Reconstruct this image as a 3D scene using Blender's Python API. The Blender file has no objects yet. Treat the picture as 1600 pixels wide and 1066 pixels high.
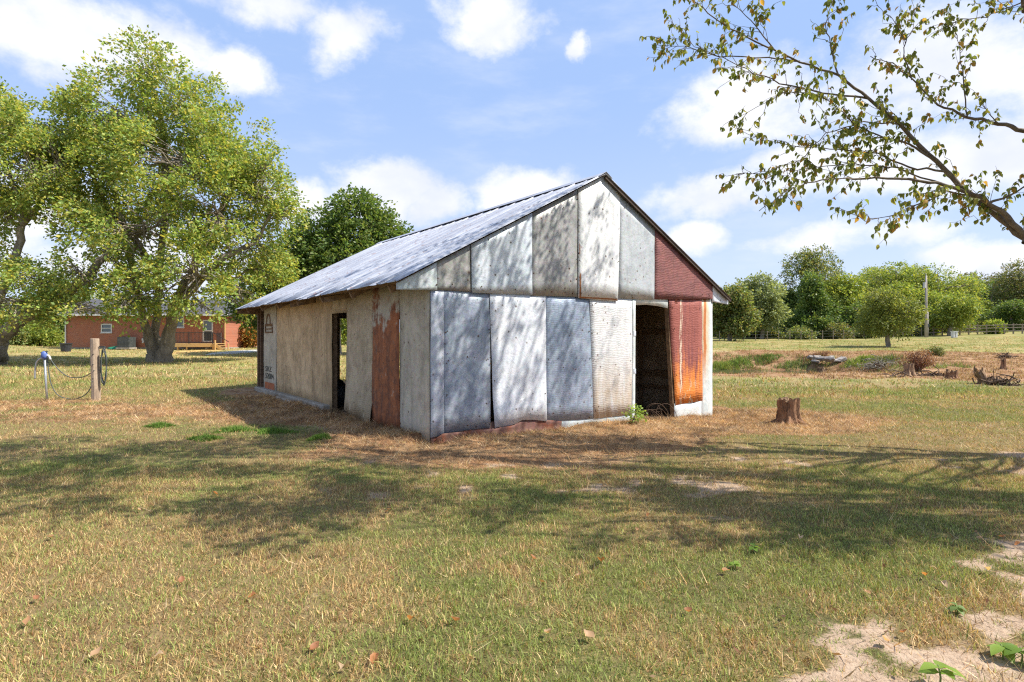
import bpy, math, random
import numpy as np
from mathutils import Vector, Matrix
R = math.radians
random.seed(7); RNG = np.random.default_rng(7)
scene = bpy.context.scene
COL = scene.collection

# ------------------------------------------------------------------ camera
F, H, HY, CX = 889.0, 1.55, 527.0, 800.0       # focal length in photo pixels, eye height, horizon row, centre column
cam_d = bpy.data.cameras.new('camera'); cam = bpy.data.objects.new('camera', cam_d); COL.objects.link(cam)
cam.location = (0, 0, H); cam.rotation_euler = (R(90), 0, 0)
cam_d.sensor_width = 36; cam_d.lens = 36 * F / 1600; cam_d.shift_y = -(533 - HY) / 1600
cam_d.clip_start = 0.05; cam_d.clip_end = 3000
scene.camera = cam

# ------------------------------------------------------------------ sun, sky, exposure
SUN_EL = 52.0
SUN_H = Vector((1.0, -0.17)).normalized()       # horizontal direction towards the sun
sd = bpy.data.lights.new('sun', 'SUN'); so = bpy.data.objects.new('sun', sd); COL.objects.link(so)
sd.energy = 4.8; sd.angle = R(0.55); sd.color = (1.0, 0.93, 0.82)
to_sun = Vector((SUN_H.x * math.cos(R(SUN_EL)), SUN_H.y * math.cos(R(SUN_EL)), math.sin(R(SUN_EL))))
so.rotation_euler = to_sun.to_track_quat('Z', 'Y').to_euler(); so.location = (30, -3, 40)
scene.view_settings.view_transform = 'Standard'; scene.view_settings.look = 'None'
scene.view_settings.gamma = 1; scene.view_settings.exposure = 0.82
scene.view_settings.use_curve_mapping = False
scene.cycles.max_bounces = 6; scene.cycles.transparent_max_bounces = 6
scene.cycles.use_denoising = False; scene.cycles.filter_width = 1.2

class NT:
    """small wrapper to write node trees"""
    def __init__(s, tree): s.t = tree; s.n = tree.nodes; s.l = tree.links
    def put(s, sock, v):
        if isinstance(v, bpy.types.NodeSocket): s.l.new(v, sock)
        elif v is not None:
            if isinstance(v, (tuple, list)) and len(v) == 3 and sock.type == 'RGBA': v = (*v, 1)
            sock.default_value = v
    def node(s, typ, props=None, ins=None, out=0):
        n = s.n.new(typ)
        for k, v in (props or {}).items(): setattr(n, k, v)
        for k, v in (ins or {}).items(): s.put(n.inputs[k], v)
        return n.outputs[out] if out is not None else n
    def math(s, op, a, b=None, c=None, clamp=False):
        i = {0: a}
        if b is not None: i[1] = b
        if c is not None: i[2] = c
        return s.node('ShaderNodeMath', {'operation': op, 'use_clamp': clamp}, i)
    def vmath(s, op, a, b=None, out=0):
        i = {0: a}
        if b is not None: i[1] = b
        return s.node('ShaderNodeVectorMath', {'operation': op}, i, out)
    def mix(s, f, a, b, blend='MIX'):
        n = s.n.new('ShaderNodeMix'); n.data_type = 'RGBA'; n.blend_type = blend
        s.put(n.inputs[0], f); s.put(n.inputs[6], a); s.put(n.inputs[7], b)
        return n.outputs[2]
    def step(s, v, a, b, lo=0.0, hi=1.0):
        return s.node('ShaderNodeMapRange', {'interpolation_type': 'SMOOTHSTEP'}, {0: v, 1: a, 2: b, 3: lo, 4: hi})
    def noise(s, vec, scale, detail=4, rough=0.55, dist=0.0, out=0):
        return s.node('ShaderNodeTexNoise', None, {'Vector': vec, 'Scale': scale, 'Detail': detail, 'Roughness': rough, 'Distortion': dist}, out)
    def scale(s, vec, sc, loc=(0, 0, 0)):
        return s.node('ShaderNodeMapping', None, {0: vec, 1: loc, 3: sc})
    def obj(s): return s.node('ShaderNodeTexCoord', out=3)
    def sep(s, vec): n = s.node('ShaderNodeSeparateXYZ', None, {0: vec}, out=None); return n.outputs

world = bpy.data.worlds.new('World'); scene.world = world; world.use_nodes = True
w = NT(world.node_tree); w.n.clear()
sky = w.node('ShaderNodeTexSky', {'sky_type': 'NISHITA', 'sun_disc': False, 'sun_elevation': R(SUN_EL),
    'sun_rotation': math.atan2(SUN_H.x, SUN_H.y), 'altitude': 200, 'air_density': 1.0, 'dust_density': 1.2, 'ozone_density': 1.6})
d = w.node('ShaderNodeTexCoord', out=0)
# cloud banks: centre directions and sizes (in units of the focal length), broken up by noise
CLOUDS = [(60, 40, 170, 85), (215, 55, 110, 70), (335, 100, 60, 42), (410, 5, 130, 34), (545, 62, 75, 44), (768, 42, 82, 50),
          (615, 300, 78, 56), (480, 318, 62, 40), (690, 325, 52, 30), (820, 306, 78, 42), (1175, 165, 120, 70), (1140, 300, 120, 40),
          (1080, 372, 62, 34), (1470, 110, 150, 90), (1400, 270, 120, 60), (1330, 385, 130, 30), (1540, 410, 120, 34), (1560, 240, 120, 80),
          (900, 75, 22, 22), (1720, 120, 160, 110), (-160, 180, 170, 80), (250, 420, 200, 50), (1240, 250, 70, 40), (500, -160, 200, 70), (1100, -220, 220, 90), (30, 330, 110, 60)]
fld = None
wn = w.node('ShaderNodeTexNoise', None, {'Vector': d, 'Scale': 4.0, 'Detail': 8, 'Roughness': 0.62}, 1)
dw = w.vmath('ADD', d, w.vmath('MULTIPLY', w.vmath('SUBTRACT', wn, (0.5, 0.5, 0.5)), (0.17, 0.17, 0.11)))
for (px, py, rx, ry) in CLOUDS:
    c = Vector(((px - CX) / F, 1, (HY - py) / F)); L = c.length; c.normalize()
    q = w.vmath('MULTIPLY', w.vmath('SUBTRACT', dw, tuple(c)), (F * L / rx / 1.18, F * L / rx / 1.18, F * L / ry / 1.12))
    v = w.step(w.vmath('LENGTH', q, out=1), 1.45, 0.15)
    fld = v if fld is None else w.math('MAXIMUM', fld, v)
dz = w.sep(d)
gen = w.noise(w.scale(d, (1, 1, 2.2), (3, 1, 2)), 2.2, 5, 0.55)     # the rest of the sky carries the same broken cloud
gen = w.math('MULTIPLY', w.step(gen, 0.45, 0.7), w.step(dz[1], 0.45, 0.1))
fld = w.math('MAXIMUM', fld, gen)
fn = w.noise(w.scale(d, (1, 1, 1.5)), 8, 12, 0.62)
cl = w.step(w.math('ADD', fld, w.math('MULTIPLY', w.math('SUBTRACT', fn, 0.5), 2.0)), 0.24, 1.0)
wisp = w.math('MULTIPLY', w.step(w.noise(w.scale(d, (1, 1, 3.5), (5, 0, 1)), 4.5, 6, 0.6), 0.46, 0.80), 0.28)
cl = w.math('MAXIMUM', cl, wisp)
shade = w.step(w.noise(w.scale(d, (1, 1, 1.5), (0, 0, 0.06)), 7, 5, 0.5), 0.3, 0.62)
ccol = w.mix(shade, (5.3, 5.6, 6.6), (6.7, 6.75, 7.0))
hz = w.step(dz[2], 0.42, -0.02)                                       # milky air low down
skyc = w.mix(0.82, w.vmath('MULTIPLY', sky, (1.1, 1.12, 1.2)), w.mix(hz, (2.75, 3.95, 6.5), (4.6, 5.3, 6.7)))
colr = w.mix(cl, skyc, ccol)
bg = w.node('ShaderNodeBackground', None, {0: colr, 1: 0.092})
w.l.new(bg, w.node('ShaderNodeOutputWorld', out=None).inputs[0])

# ------------------------------------------------------------------ helpers
def tag(o, label=None, cat=None, group=None, kind=None):
    if label: o['label'] = label
    if cat: o['category'] = cat
    if group: o['group'] = group
    if kind: o['kind'] = kind
    return o
def empty(name, loc, rz=0.0):
    o = bpy.data.objects.new(name, None); COL.objects.link(o); o.location = loc; o.rotation_euler = (0, 0, rz)
    o.empty_display_size = 0.2
    return o
def link(name, me, mat, parent=None):
    if mat is not None and not me.materials: me.materials.append(mat)
    o = bpy.data.objects.new(name, me); COL.objects.link(o)
    if parent is not None: o.parent = parent
    return o
def np_mesh(name, V, Fc, col=None, smooth=False, mats=None, midx=None, attrs=None):
    V = np.asarray(V, np.float32).reshape(-1, 3); Fc = np.asarray(Fc, np.int32)
    me = bpy.data.meshes.new(name)
    n, k = Fc.shape
    me.vertices.add(len(V)); me.vertices.foreach_set('co', V.ravel())
    me.loops.add(n * k); me.loops.foreach_set('vertex_index', Fc.ravel())
    me.polygons.add(n); me.polygons.foreach_set('loop_start', np.arange(n, dtype=np.int32) * k)
    try: me.polygons.foreach_set('loop_total', np.full(n, k, np.int32))
    except Exception: pass
    if smooth: me.polygons.foreach_set('use_smooth', np.ones(n, bool))
    if col is not None:
        a = me.attributes.new('col', 'FLOAT_COLOR', 'POINT')
        c = np.ones((len(V), 4), np.float32); c[:, :3] = col; a.data.foreach_set('color', c.ravel())
    for nm, arr in (attrs or {}).items():
        a = me.attributes.new(nm, 'FLOAT', 'POINT'); a.data.foreach_set('value', np.asarray(arr, np.float32).ravel())
    me.update(calc_edges=True)
    return me
class MB:
    def __init__(s): s.v = []; s.f = []
    def add(s, vs, fs):
        b = len(s.v); s.v += [tuple(p) for p in vs]; s.f += [tuple(b + i for i in f) for f in fs]; return s
    def box(s, a, b, M=None):
        x0, y0, z0 = a; x1, y1, z1 = b
        vs = [(x0,y0,z0),(x1,y0,z0),(x1,y1,z0),(x0,y1,z0),(x0,y0,z1),(x1,y0,z1),(x1,y1,z1),(x0,y1,z1)]
        if M is not None: vs = [M @ Vector(p) for p in vs]
        return s.add(vs, [(0,3,2,1),(4,5,6,7),(0,1,5,4),(1,2,6,5),(2,3,7,6),(3,0,4,7)])
    def beam(s, p, q, wd, ht, up=(0, 0, 1)):
        p = Vector(p); q = Vector(q); t = (q - p); L = t.length; t.normalize()
        sx = t.cross(Vector(up));
        if sx.length < 1e-4: sx = t.cross(Vector((1, 0, 0)))
        sx.normalize(); uz = sx.cross(t)
        M = Matrix((( sx.x, t.x, uz.x, p.x), (sx.y, t.y, uz.y, p.y), (sx.z, t.z, uz.z, p.z), (0, 0, 0, 1)))
        return s.box((-wd/2, 0, -ht/2), (wd/2, L, ht/2), M)
    def tube(s, pts, rad, n=8, cap=True, jit=0.0):
        pts = [Vector(p) for p in pts]; rs = rad if isinstance(rad, (list, tuple)) else [rad] * len(pts)
        rings = []; b = len(s.v); ref = None
        for i, p in enumerate(pts):
            t = (pts[min(i+1, len(pts)-1)] - pts[max(i-1, 0)]).normalized()
            if ref is None: ref = t.orthogonal().normalized()
            ref = (ref - t * ref.dot(t)); ref = ref.normalized() if ref.length > 1e-5 else t.orthogonal().normalized()
            o = t.cross(ref)
            for k in range(n):
                a = 2 * math.pi * k / n; r = rs[i] * (1 + random.uniform(-jit, jit))
                s.v.append(tuple(p + ref * math.cos(a) * r + o * math.sin(a) * r))
        for i in range(len(pts) - 1):
            for k in range(n):
                a0 = b + i*n + k; a1 = b + i*n + (k+1) % n
                s.f.append((a0, a1, a1 + n, a0 + n))
        if cap:
            s.f.append(tuple(b + k for k in reversed(range(n)))); s.f.append(tuple(b + (len(pts)-1)*n + k for k in range(n)))
        return s
    def obj(s, name, mat, parent=None, smooth=False, bevel=0):
        me = bpy.data.meshes.new(name); me.from_pydata(s.v, [], s.f)
        if smooth: me.polygons.foreach_set('use_smooth', [True] * len(me.polygons))
        me.update()
        o = link(name, me, mat, parent)
        if bevel:
            m = o.modifiers.new('bevel', 'BEVEL'); m.width = bevel; m.segments = 1
        return o
def _hash(ix, iy, seed):
    h = (ix.astype(np.int64) * 374761393 + iy.astype(np.int64) * 668265263 + seed * 974634777) & 0xffffffff
    h = ((h ^ (h >> 13)) * 1274126177) & 0xffffffff
    return ((h ^ (h >> 16)) & 0xffffff) / float(0xffffff)
def vnoise(x, y, seed=0):
    ix = np.floor(x); iy = np.floor(y); fx = x - ix; fy = y - iy
    fx = fx*fx*(3-2*fx); fy = fy*fy*(3-2*fy)
    a = _hash(ix, iy, seed); b = _hash(ix+1, iy, seed); c = _hash(ix, iy+1, seed); e = _hash(ix+1, iy+1, seed)
    return (a*(1-fx)+b*fx)*(1-fy) + (c*(1-fx)+e*fx)*fy
def fbm(x, y, sc, octv=4, seed=0):
    x = np.asarray(x, float); y = np.asarray(y, float); t = 0; amp = 0.5; tot = 0
    for o in range(octv):
        t = t + amp * vnoise(x*sc + 17.3*o, y*sc - 9.1*o, seed + o); tot += amp; amp *= 0.5; sc *= 2.03
    return t / tot
def sstep(v, a, b): t = np.clip((v - a) / (b - a), 0, 1); return t*t*(3-2*t)

# ------------------------------------------------------------------ terrain
def terr(X, Y):
    X = np.asarray(X, float); Y = np.asarray(Y, float)
    zl = np.interp(Y, [-60, 0, 16, 22, 36, 45, 53, 70, 100, 160, 400], [-.3, 0, -0.03, -.02, 0, 0.22, 0.44, 0.7, 1.1, 2.0, 5.0])
    zr = np.interp(Y, [-60, 0, 5, 9, 13.5, 20, 31, 50, 80, 110, 160, 400], [0, 0.03, 0, -0.05, -0.33, -0.42, -0.36, .42, 1.25, 2.4, 4.0, 8.0])
    wgt = sstep(X / (np.abs(Y) + 3.0), -0.15, 0.30)
    z = zl*(1-wgt) + zr*wgt
    z = z + sstep(X / (np.abs(Y) + 3.0), 0.5, 1.0) * np.interp(Y, [40, 80, 160], [0, 0.75, 1.5])
    z = z + sstep(-X / (np.abs(Y) + 3.0), 0.72, 0.95) * np.interp(Y, [34, 50, 70], [0, 0.55, 0.5])
    e = np.sqrt(((X - 13) / 14.5)**2 + ((Y - 39.5) / 9.3)**2) + 0.16*(fbm(X, Y, 0.35, 3, 5) - 0.5)
    z = z - 1.35 * sstep(e, 1.05, 0.62)
    z = z + 0.05 * (fbm(X, Y, 0.45, 3, 11) - 0.5) * sstep(np.hypot(X, Y), 2, 8) + 0.035*(fbm(X, Y, 2.2, 2, 12) - 0.5)
    bu_, bv_ = to_barn(X, Y); bd_ = np.hypot(np.maximum(np.maximum(-bu_, bu_ - BW), 0), np.maximum(np.maximum(-bv_, bv_ - BL), 0))
    z = z + sstep(bd_, 2.4, .3)*(0.16*(fbm(X, Y, 2.6, 3, 61) - 0.42)) + sstep(bd_, .7, .0)*(0.07*(fbm(X, Y, 1.4, 2, 62) - .2)*sstep(bu_, 2.6, 4.4) - .10*sstep(bu_, 3.6, 2.6)*(bv_ < .2))
    rough = sstep(e, 2.0, 1.3) * sstep(Y, 27, 30)
    z = z + rough * 0.22 * (fbm(X, Y, 0.8, 3, 33) - 0.45)
    return z
def tz(x, y): return float(terr(np.array([x]), np.array([y]))[0])
def G(px, py):
    """where the sight line through photo pixel (px, py) meets the terrain"""
    ys = np.linspace(2, 260, 6000); xs = (px - CX) / F * ys; zr = H + (HY - py) / F * ys
    dlt = zr - terr(xs, ys); i = np.argmax(dlt <= 0)
    if dlt[i] > 0: i = len(ys) - 1
    return Vector((xs[i], ys[i], terr(xs[i:i+1], ys[i:i+1])[0]))
def P(px, py, Y): return Vector(((px - CX) / F * Y, Y, H + (HY - py) / F * Y))

# barn frame: origin at the near corner; local x along the gable wall, local y along the long wall, z up
BA = math.atan((800 - 115) / F)
dF = Vector((math.cos(BA), math.sin(BA))); dL = Vector((-math.sin(BA), math.cos(BA)))
D0 = F * H / (684 - HY); BC = Vector(((672 - CX) / F * D0, D0))
BW, BL = 7.54, 9.91
def pf(px, py, v=0.0):
    r = (px - CX) / F; o = BC + dL * v; t = (r*o.y - o.x) / (dF.x - r*dF.y); p = o + dF*t
    return t, H + (HY - py) / F * p.y
def pl(px, py, u=0.0):
    r = (px - CX) / F; o = BC + dF * u; t = (r*o.y - o.x) / (dL.x - r*dL.y); p = o + dL*t
    return t, H + (HY - py) / F * p.y
def to_barn(X, Y):
    dx = X - BC.x; dy = Y - BC.y
    return dx*dF.x + dy*dF.y, dx*dL.x + dy*dL.y

# ground cover fields, shared by the soil sheet and the blades that grow on it
def barn_dist(X, Y):
    u, v = to_barn(X, Y)
    return np.hypot(np.maximum(np.maximum(-u, u - BW), 0), np.maximum(np.maximum(-v, v - BL), 0)), u, v
def seg_dist(X, Y, pts):
    best = np.full(np.shape(X), 1e9)
    for (ax, ay), (bx, by) in zip(pts[:-1], pts[1:]):
        t = np.clip(((X-ax)*(bx-ax) + (Y-ay)*(by-ay)) / ((bx-ax)**2 + (by-ay)**2), 0, 1)
        best = np.minimum(best, np.hypot(X-ax-t*(bx-ax), Y-ay-t*(by-ay)))
    return best
def fields(X, Y):
    n1 = fbm(X, Y, 0.55, 4, 21); n2 = fbm(X, Y, 1.7, 4, 22); n3 = fbm(X, Y, 4.5, 3, 23)
    dist, u, v = barn_dist(X, Y)
    wb = 1.5 + 0.5*sstep(u, 1, 7) - 0.15*sstep(v, 2, 9) + 3.0*(n1 - 0.5) + 1.3*(v < 0.2)*sstep(u, -1.5, 1)
    straw = sstep(dist, wb + 0.6, wb - 0.4)
    st = G_ST; straw = np.maximum(straw, sstep(np.hypot(X - st[0], Y - st[1] + 0.5), 1.9 + 1.6*(n1-.5), 0.7))
    # mown strip with straw running left from the barn past the hydrant
    band = sstep(np.abs(Y - 12.2 - 1.6*(n1-.5)), 2.6, 1.2) * sstep(X, -3.0, -5.0)
    straw = np.maximum(straw, band * sstep(n2, 0.33, 0.55))
    e = np.sqrt(((X - 20) / 26)**2 + ((Y - 37.8) / 11.5)**2) + 0.30*(n1 - 0.5)
    pond = sstep(e, 1.06, 0.92)
    e2 = sstep(np.hypot((X-27)/13, (Y-33)/9) + 0.4*(n1-.5), 1.05, 0.9)
    pond = np.maximum(pond, e2) * (Y > 20)
    straw = np.maximum(straw, pond)
    path = seg_dist(X, Y, [(1.6, 2.3), (2.3, 2.8), (3.2, 3.5), (4.5, 4.6), (6.8, 5.6), (10, 6)])
    dirt = sstep(path + 1.1*(n2 - 0.5) + 0.9*(n3-.5), 0.50, 0.12)
    spots = sstep(n1, 0.50, 0.62) * sstep(n2, 0.50, 0.60)
    zone = sstep(np.abs(Y - 6.6), 2.3, 0.6) * sstep(X, -3.5, -1.0) + 0.8*sstep(np.abs(Y - 8.0 + 0.2*X), 2.5, 0.8) * sstep(X, 1, 3)
    dirt = np.maximum(dirt, np.clip(zone, 0, 1) * 0.85*sstep(n2*0.5 + n3*0.5 + 0.35*(n1-.5), 0.55, 0.70))
    dirt = np.maximum(dirt*sstep(n3, .25, .5)**.5, 0.6*sstep(n1, .57, .68)*sstep(n2, .58, .70)*sstep(X, -2.5, 0))
    dirt = np.maximum(dirt, 0.55*straw * sstep(n2, 0.52, 0.66) * (Y < 20))
    dry = sstep(0.55*n1 + 0.3*n2 + 0.15*n3, 0.36, 0.62)
    dry = np.clip(dry + 0.35*sstep(X, 0.5, 3.0)*sstep(np.abs(Y-7.5), 3.2, 1.0) + 0.25*sstep(Y, 11, 16)*sstep(X, 2, -2), 0, 1)
    green = sstep(np.hypot((X-2.4)/1.15, (Y-3.9)/0.7) + 0.5*(n2-.5), 1.1, 0.5)
    dry = dry * (1 - 0.8*green)
    gpl = G_GP; gp = sstep(np.hypot((X - gpl[0])/1.3, (Y - gpl[1])/0.75) + 0.6*(n2-.5), 1.05, 0.6)
    straw = straw * (1 - 0.85*gp); dry = dry * (1 - 0.85*gp)
    return straw, dirt, dry, n1, n2, n3, dist, u, v, pond
G_ST = G(1232, 661); G_GP = G(425, 672)

# ------------------------------------------------------------------ materials
def material(name):
    m = bpy.data.materials.new(name); m.use_nodes = True; t = NT(m.node_tree); t.n.clear(); return m, t
def finish(t, sh): t.l.new(sh, t.node('ShaderNodeOutputMaterial', out=None).inputs[0])
def principled(t, col, rough=0.8, metal=0.0, bump=None, spec=0.3, strength=1.0, dist=0.01, extra=None):
    ins = {'Base Color': col, 'Roughness': rough, 'Metallic': metal, 'Specular IOR Level': spec}
    ins.update(extra or {})
    if bump is not None: ins['Normal'] = t.node('ShaderNodeBump', None, {'Strength': strength, 'Distance': dist, 'Height': bump})
    return t.node('ShaderNodeBsdfPrincipled', None, ins)
def simple(name, c1, c2=None, rough=0.75, metal=0.0, scale=6, stretch=(1, 1, 1), bump=0.3, dist=0.01, spec=0.3):
    m, t = material(name); c2 = c2 or tuple(x*0.7 for x in c1)
    v = t.scale(t.obj(), stretch); n = t.noise(v, scale, 6, 0.6)
    n2 = t.noise(v, scale*7, 3, 0.5)
    f = t.math('ADD', t.math('MULTIPLY', n, 0.7), t.math('MULTIPLY', n2, 0.3))
    col = t.mix(t.step(f, 0.36, 0.64), c1, c2)
    finish(t, principled(t, col, rough, metal, f, spec, bump, dist)); return m
def leaf_mat(name, trans=0.35, rough=0.5):
    m, t = material(name)
    a = t.node('ShaderNodeAttribute', {'attribute_name': 'col'}, None, 0)
    p = principled(t, a, rough, 0, None, 0.3)
    tr = t.node('ShaderNodeBsdfTranslucent', None, {0: t.mix(1.0, a, (1.5, 1.35, 0.7), 'MULTIPLY')})
    finish(t, t.node('ShaderNodeMixShader', None, {0: trans, 1: p, 2: tr})); return m
LEAF = leaf_mat('leaf', 0.42); BLADE = leaf_mat('grass blade', 0.25, 0.7)

def panel_mat(name, c1, c2, rust=0.0, r1=(0.28, 0.085, 0.03), r2=(0.13, 0.04, 0.025), zg=None, ribs=0.0, streak=0.35,
              speck=0.55, seed=0, rough=0.42, metal=0.35, sheen=0.5, stain=None, edges=()):
    """weathered sheet metal: mottled zinc, dirt runs, rust patches, nail holes, horizontal ribs, dents"""
    m, t = material(name); o0 = t.obj(); o = t.scale(o0, (1, 1, 1), (seed*3.1, seed*1.7, seed*2.3)); xyz = t.sep(o0)
    big = t.noise(o, 1.6, 5, 0.6, 0.6); mid = t.noise(o, 7, 5, 0.65, 0.4); fine = t.noise(o, 60, 3, 0.6)
    run = t.noise(t.scale(o, (5, 5, 0.8)), 1.0, 6, 0.65, 0.8)
    spng = t.node('ShaderNodeTexVoronoi', {'feature': 'F1'}, {'Vector': o, 'Scale': 26.0}, 1)
    f = t.math('ADD', t.math('MULTIPLY', big, 0.5), t.math('ADD', t.math('MULTIPLY', mid, 0.3), t.math('MULTIPLY', fine, 0.2)))
    col = t.mix(t.step(f, 0.38, 0.62), c1, c2)
    col = t.mix(0.10, col, spng, 'SOFT_LIGHT')
    col = t.mix(t.math('MULTIPLY', t.step(run, 0.48, 0.72), streak), col, tuple(x*0.45 for x in c2))
    if stain:   # a soil-coloured stain that creeps up from the foot of the sheet: (z0, z1, colour, amount)
        z0, z1, sc, am = stain
        g = t.math('MULTIPLY', t.step(t.math('ADD', xyz[2], t.math('MULTIPLY', t.math('SUBTRACT', mid, 0.5), 1.2)), z1, z0), am)
        col = t.mix(t.math('MULTIPLY', g, t.step(run, 0.25, 0.6)), col, sc)
    rmask = None
    if rust > 0:
        rf = t.math('ADD', t.math('MULTIPLY', big, 0.45), t.math('ADD', t.math('MULTIPLY', mid, 0.25), t.math('MULTIPLY', run, 0.3)))
        if zg: rf = t.math('ADD', rf, t.math('MULTIPLY', t.step(xyz[2], zg[0], zg[1]), zg[2]))
        rmask = t.step(rf, 1.0 - rust, 1.06 - rust)
        rc = t.mix(t.step(t.math('ADD', t.math('MULTIPLY', mid, .5), t.math('MULTIPLY', run, .5)), 0.38, 0.62), r1, r2)
        col = t.mix(rmask, col, rc)
    # nail holes and pock marks with rust haloes
    vo = t.node('ShaderNodeTexVoronoi', {'feature': 'F1'}, {'Vector': o, 'Scale': 6.5, 'Randomness': 1.0}, 0)
    gate = t.step(t.noise(o, 1.3, 2, 0.5), 0.40, 0.50)
    hal = t.math('MULTIPLY', t.math('MULTIPLY', t.step(vo, 0.24, 0.10), gate), speck*0.6)
    col = t.mix(t.math('MULTIPLY', hal, t.step(mid, 0.3, 0.6)), col, (0.30, 0.15, 0.07))
    col = t.mix(t.math('MULTIPLY', t.math('MULTIPLY', t.step(vo, 0.125, 0.085), gate), speck*1.4), col, (0.03, 0.022, 0.018))
    for (ax, c0, wd, lo_, hi_) in edges:      # rust along a sheet edge: (axis, position, width, range on the other axis)
        dq = t.math('ABSOLUTE', t.math('ADD', t.math('SUBTRACT', xyz[ax], c0), t.math('MULTIPLY', t.math('SUBTRACT', mid, .5), wd*1.6))); ot = xyz[2 if ax != 2 else 0]
        em = t.math('MULTIPLY', t.step(dq, wd, wd*.35), t.math('MULTIPLY', t.step(ot, lo_-.03, lo_+.03), t.step(ot, hi_+.03, hi_-.03)))
        col = t.mix(t.math('MULTIPLY', em, t.step(big, .35, .5, .4, 1.0)), col, (0.34, 0.14, 0.055))
    scr = t.noise(t.scale(o, (3, 3, 14), (seed, 0, seed*.7)), 1.6, 6, 0.7, 1.2)
    col = t.mix(t.math('MULTIPLY', t.step(scr, 0.60, 0.68), 0.35), col, tuple(x*0.4 for x in c2))
    scu = t.noise(t.scale(o, (2.2, 2.2, 1.6), (seed*2, 0, 3)), 2.0, 8, 0.75, 2.0)
    col = t.mix(t.math('MULTIPLY', t.step(scu, 0.54, 0.62), 0.30), col, tuple(x*0.55 for x in c2))
    ht = t.math('ADD', t.math('MULTIPLY', big, 1.0), t.math('ADD', t.math('MULTIPLY', mid, 0.35), t.math('MULTIPLY', fine, 0.02)))
    if ribs:
        wv = t.node('ShaderNodeTexWave', {'wave_type': 'BANDS', 'bands_direction': 'Z'}, {'Vector': o, 'Scale': 9.0, 'Distortion': 8.0, 'Detail': 3.0, 'Detail Scale': 0.6}, 1)
        ht = t.math('ADD', ht, t.math('MULTIPLY', wv, ribs))
        col = t.mix(t.math('MULTIPLY', t.step(wv, 0.55, 0.95), min(0.3, ribs*1.2)), col, tuple(x*0.55 for x in c2))
    rg = t.math('ADD', rough, t.math('MULTIPLY', mid, 0.25))
    mt = metal
    if rmask is not None: mt = t.math('MULTIPLY', t.math('SUBTRACT', 1.0, rmask), metal); rg = t.math('MAXIMUM', rg, t.math('MULTIPLY', rmask, 0.75))
    finish(t, principled(t, col, rg, mt, ht, sheen, 0.55, 0.035)); return m

WOOD = simple('weathered wood', (0.19, 0.12, 0.07), (0.09, 0.055, 0.035), 0.85, 0, 3, (1, 1, 12), 0.5)
WOODH = simple('old framing timber', (0.30, 0.20, 0.115), (0.15, 0.09, 0.05), 0.85, 0, 4, (3, 3, 3), 0.5)
BARK = simple('grey bark', (0.36, 0.31, 0.25), (0.17, 0.14, 0.11), 0.9, 0, 3.0, (1, 1, 0.35), 1.0, 0.05)
BARK2 = simple('branch bark', (0.22, 0.185, 0.14), (0.12, 0.095, 0.07), 0.85, 0, 14, (1, 1, 1), 0.8, 0.01)
CONC = simple('old concrete', (0.36, 0.33, 0.28), (0.24, 0.21, 0.17), 0.9, 0, 4, (1, 1, 1), 0.6)

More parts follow.
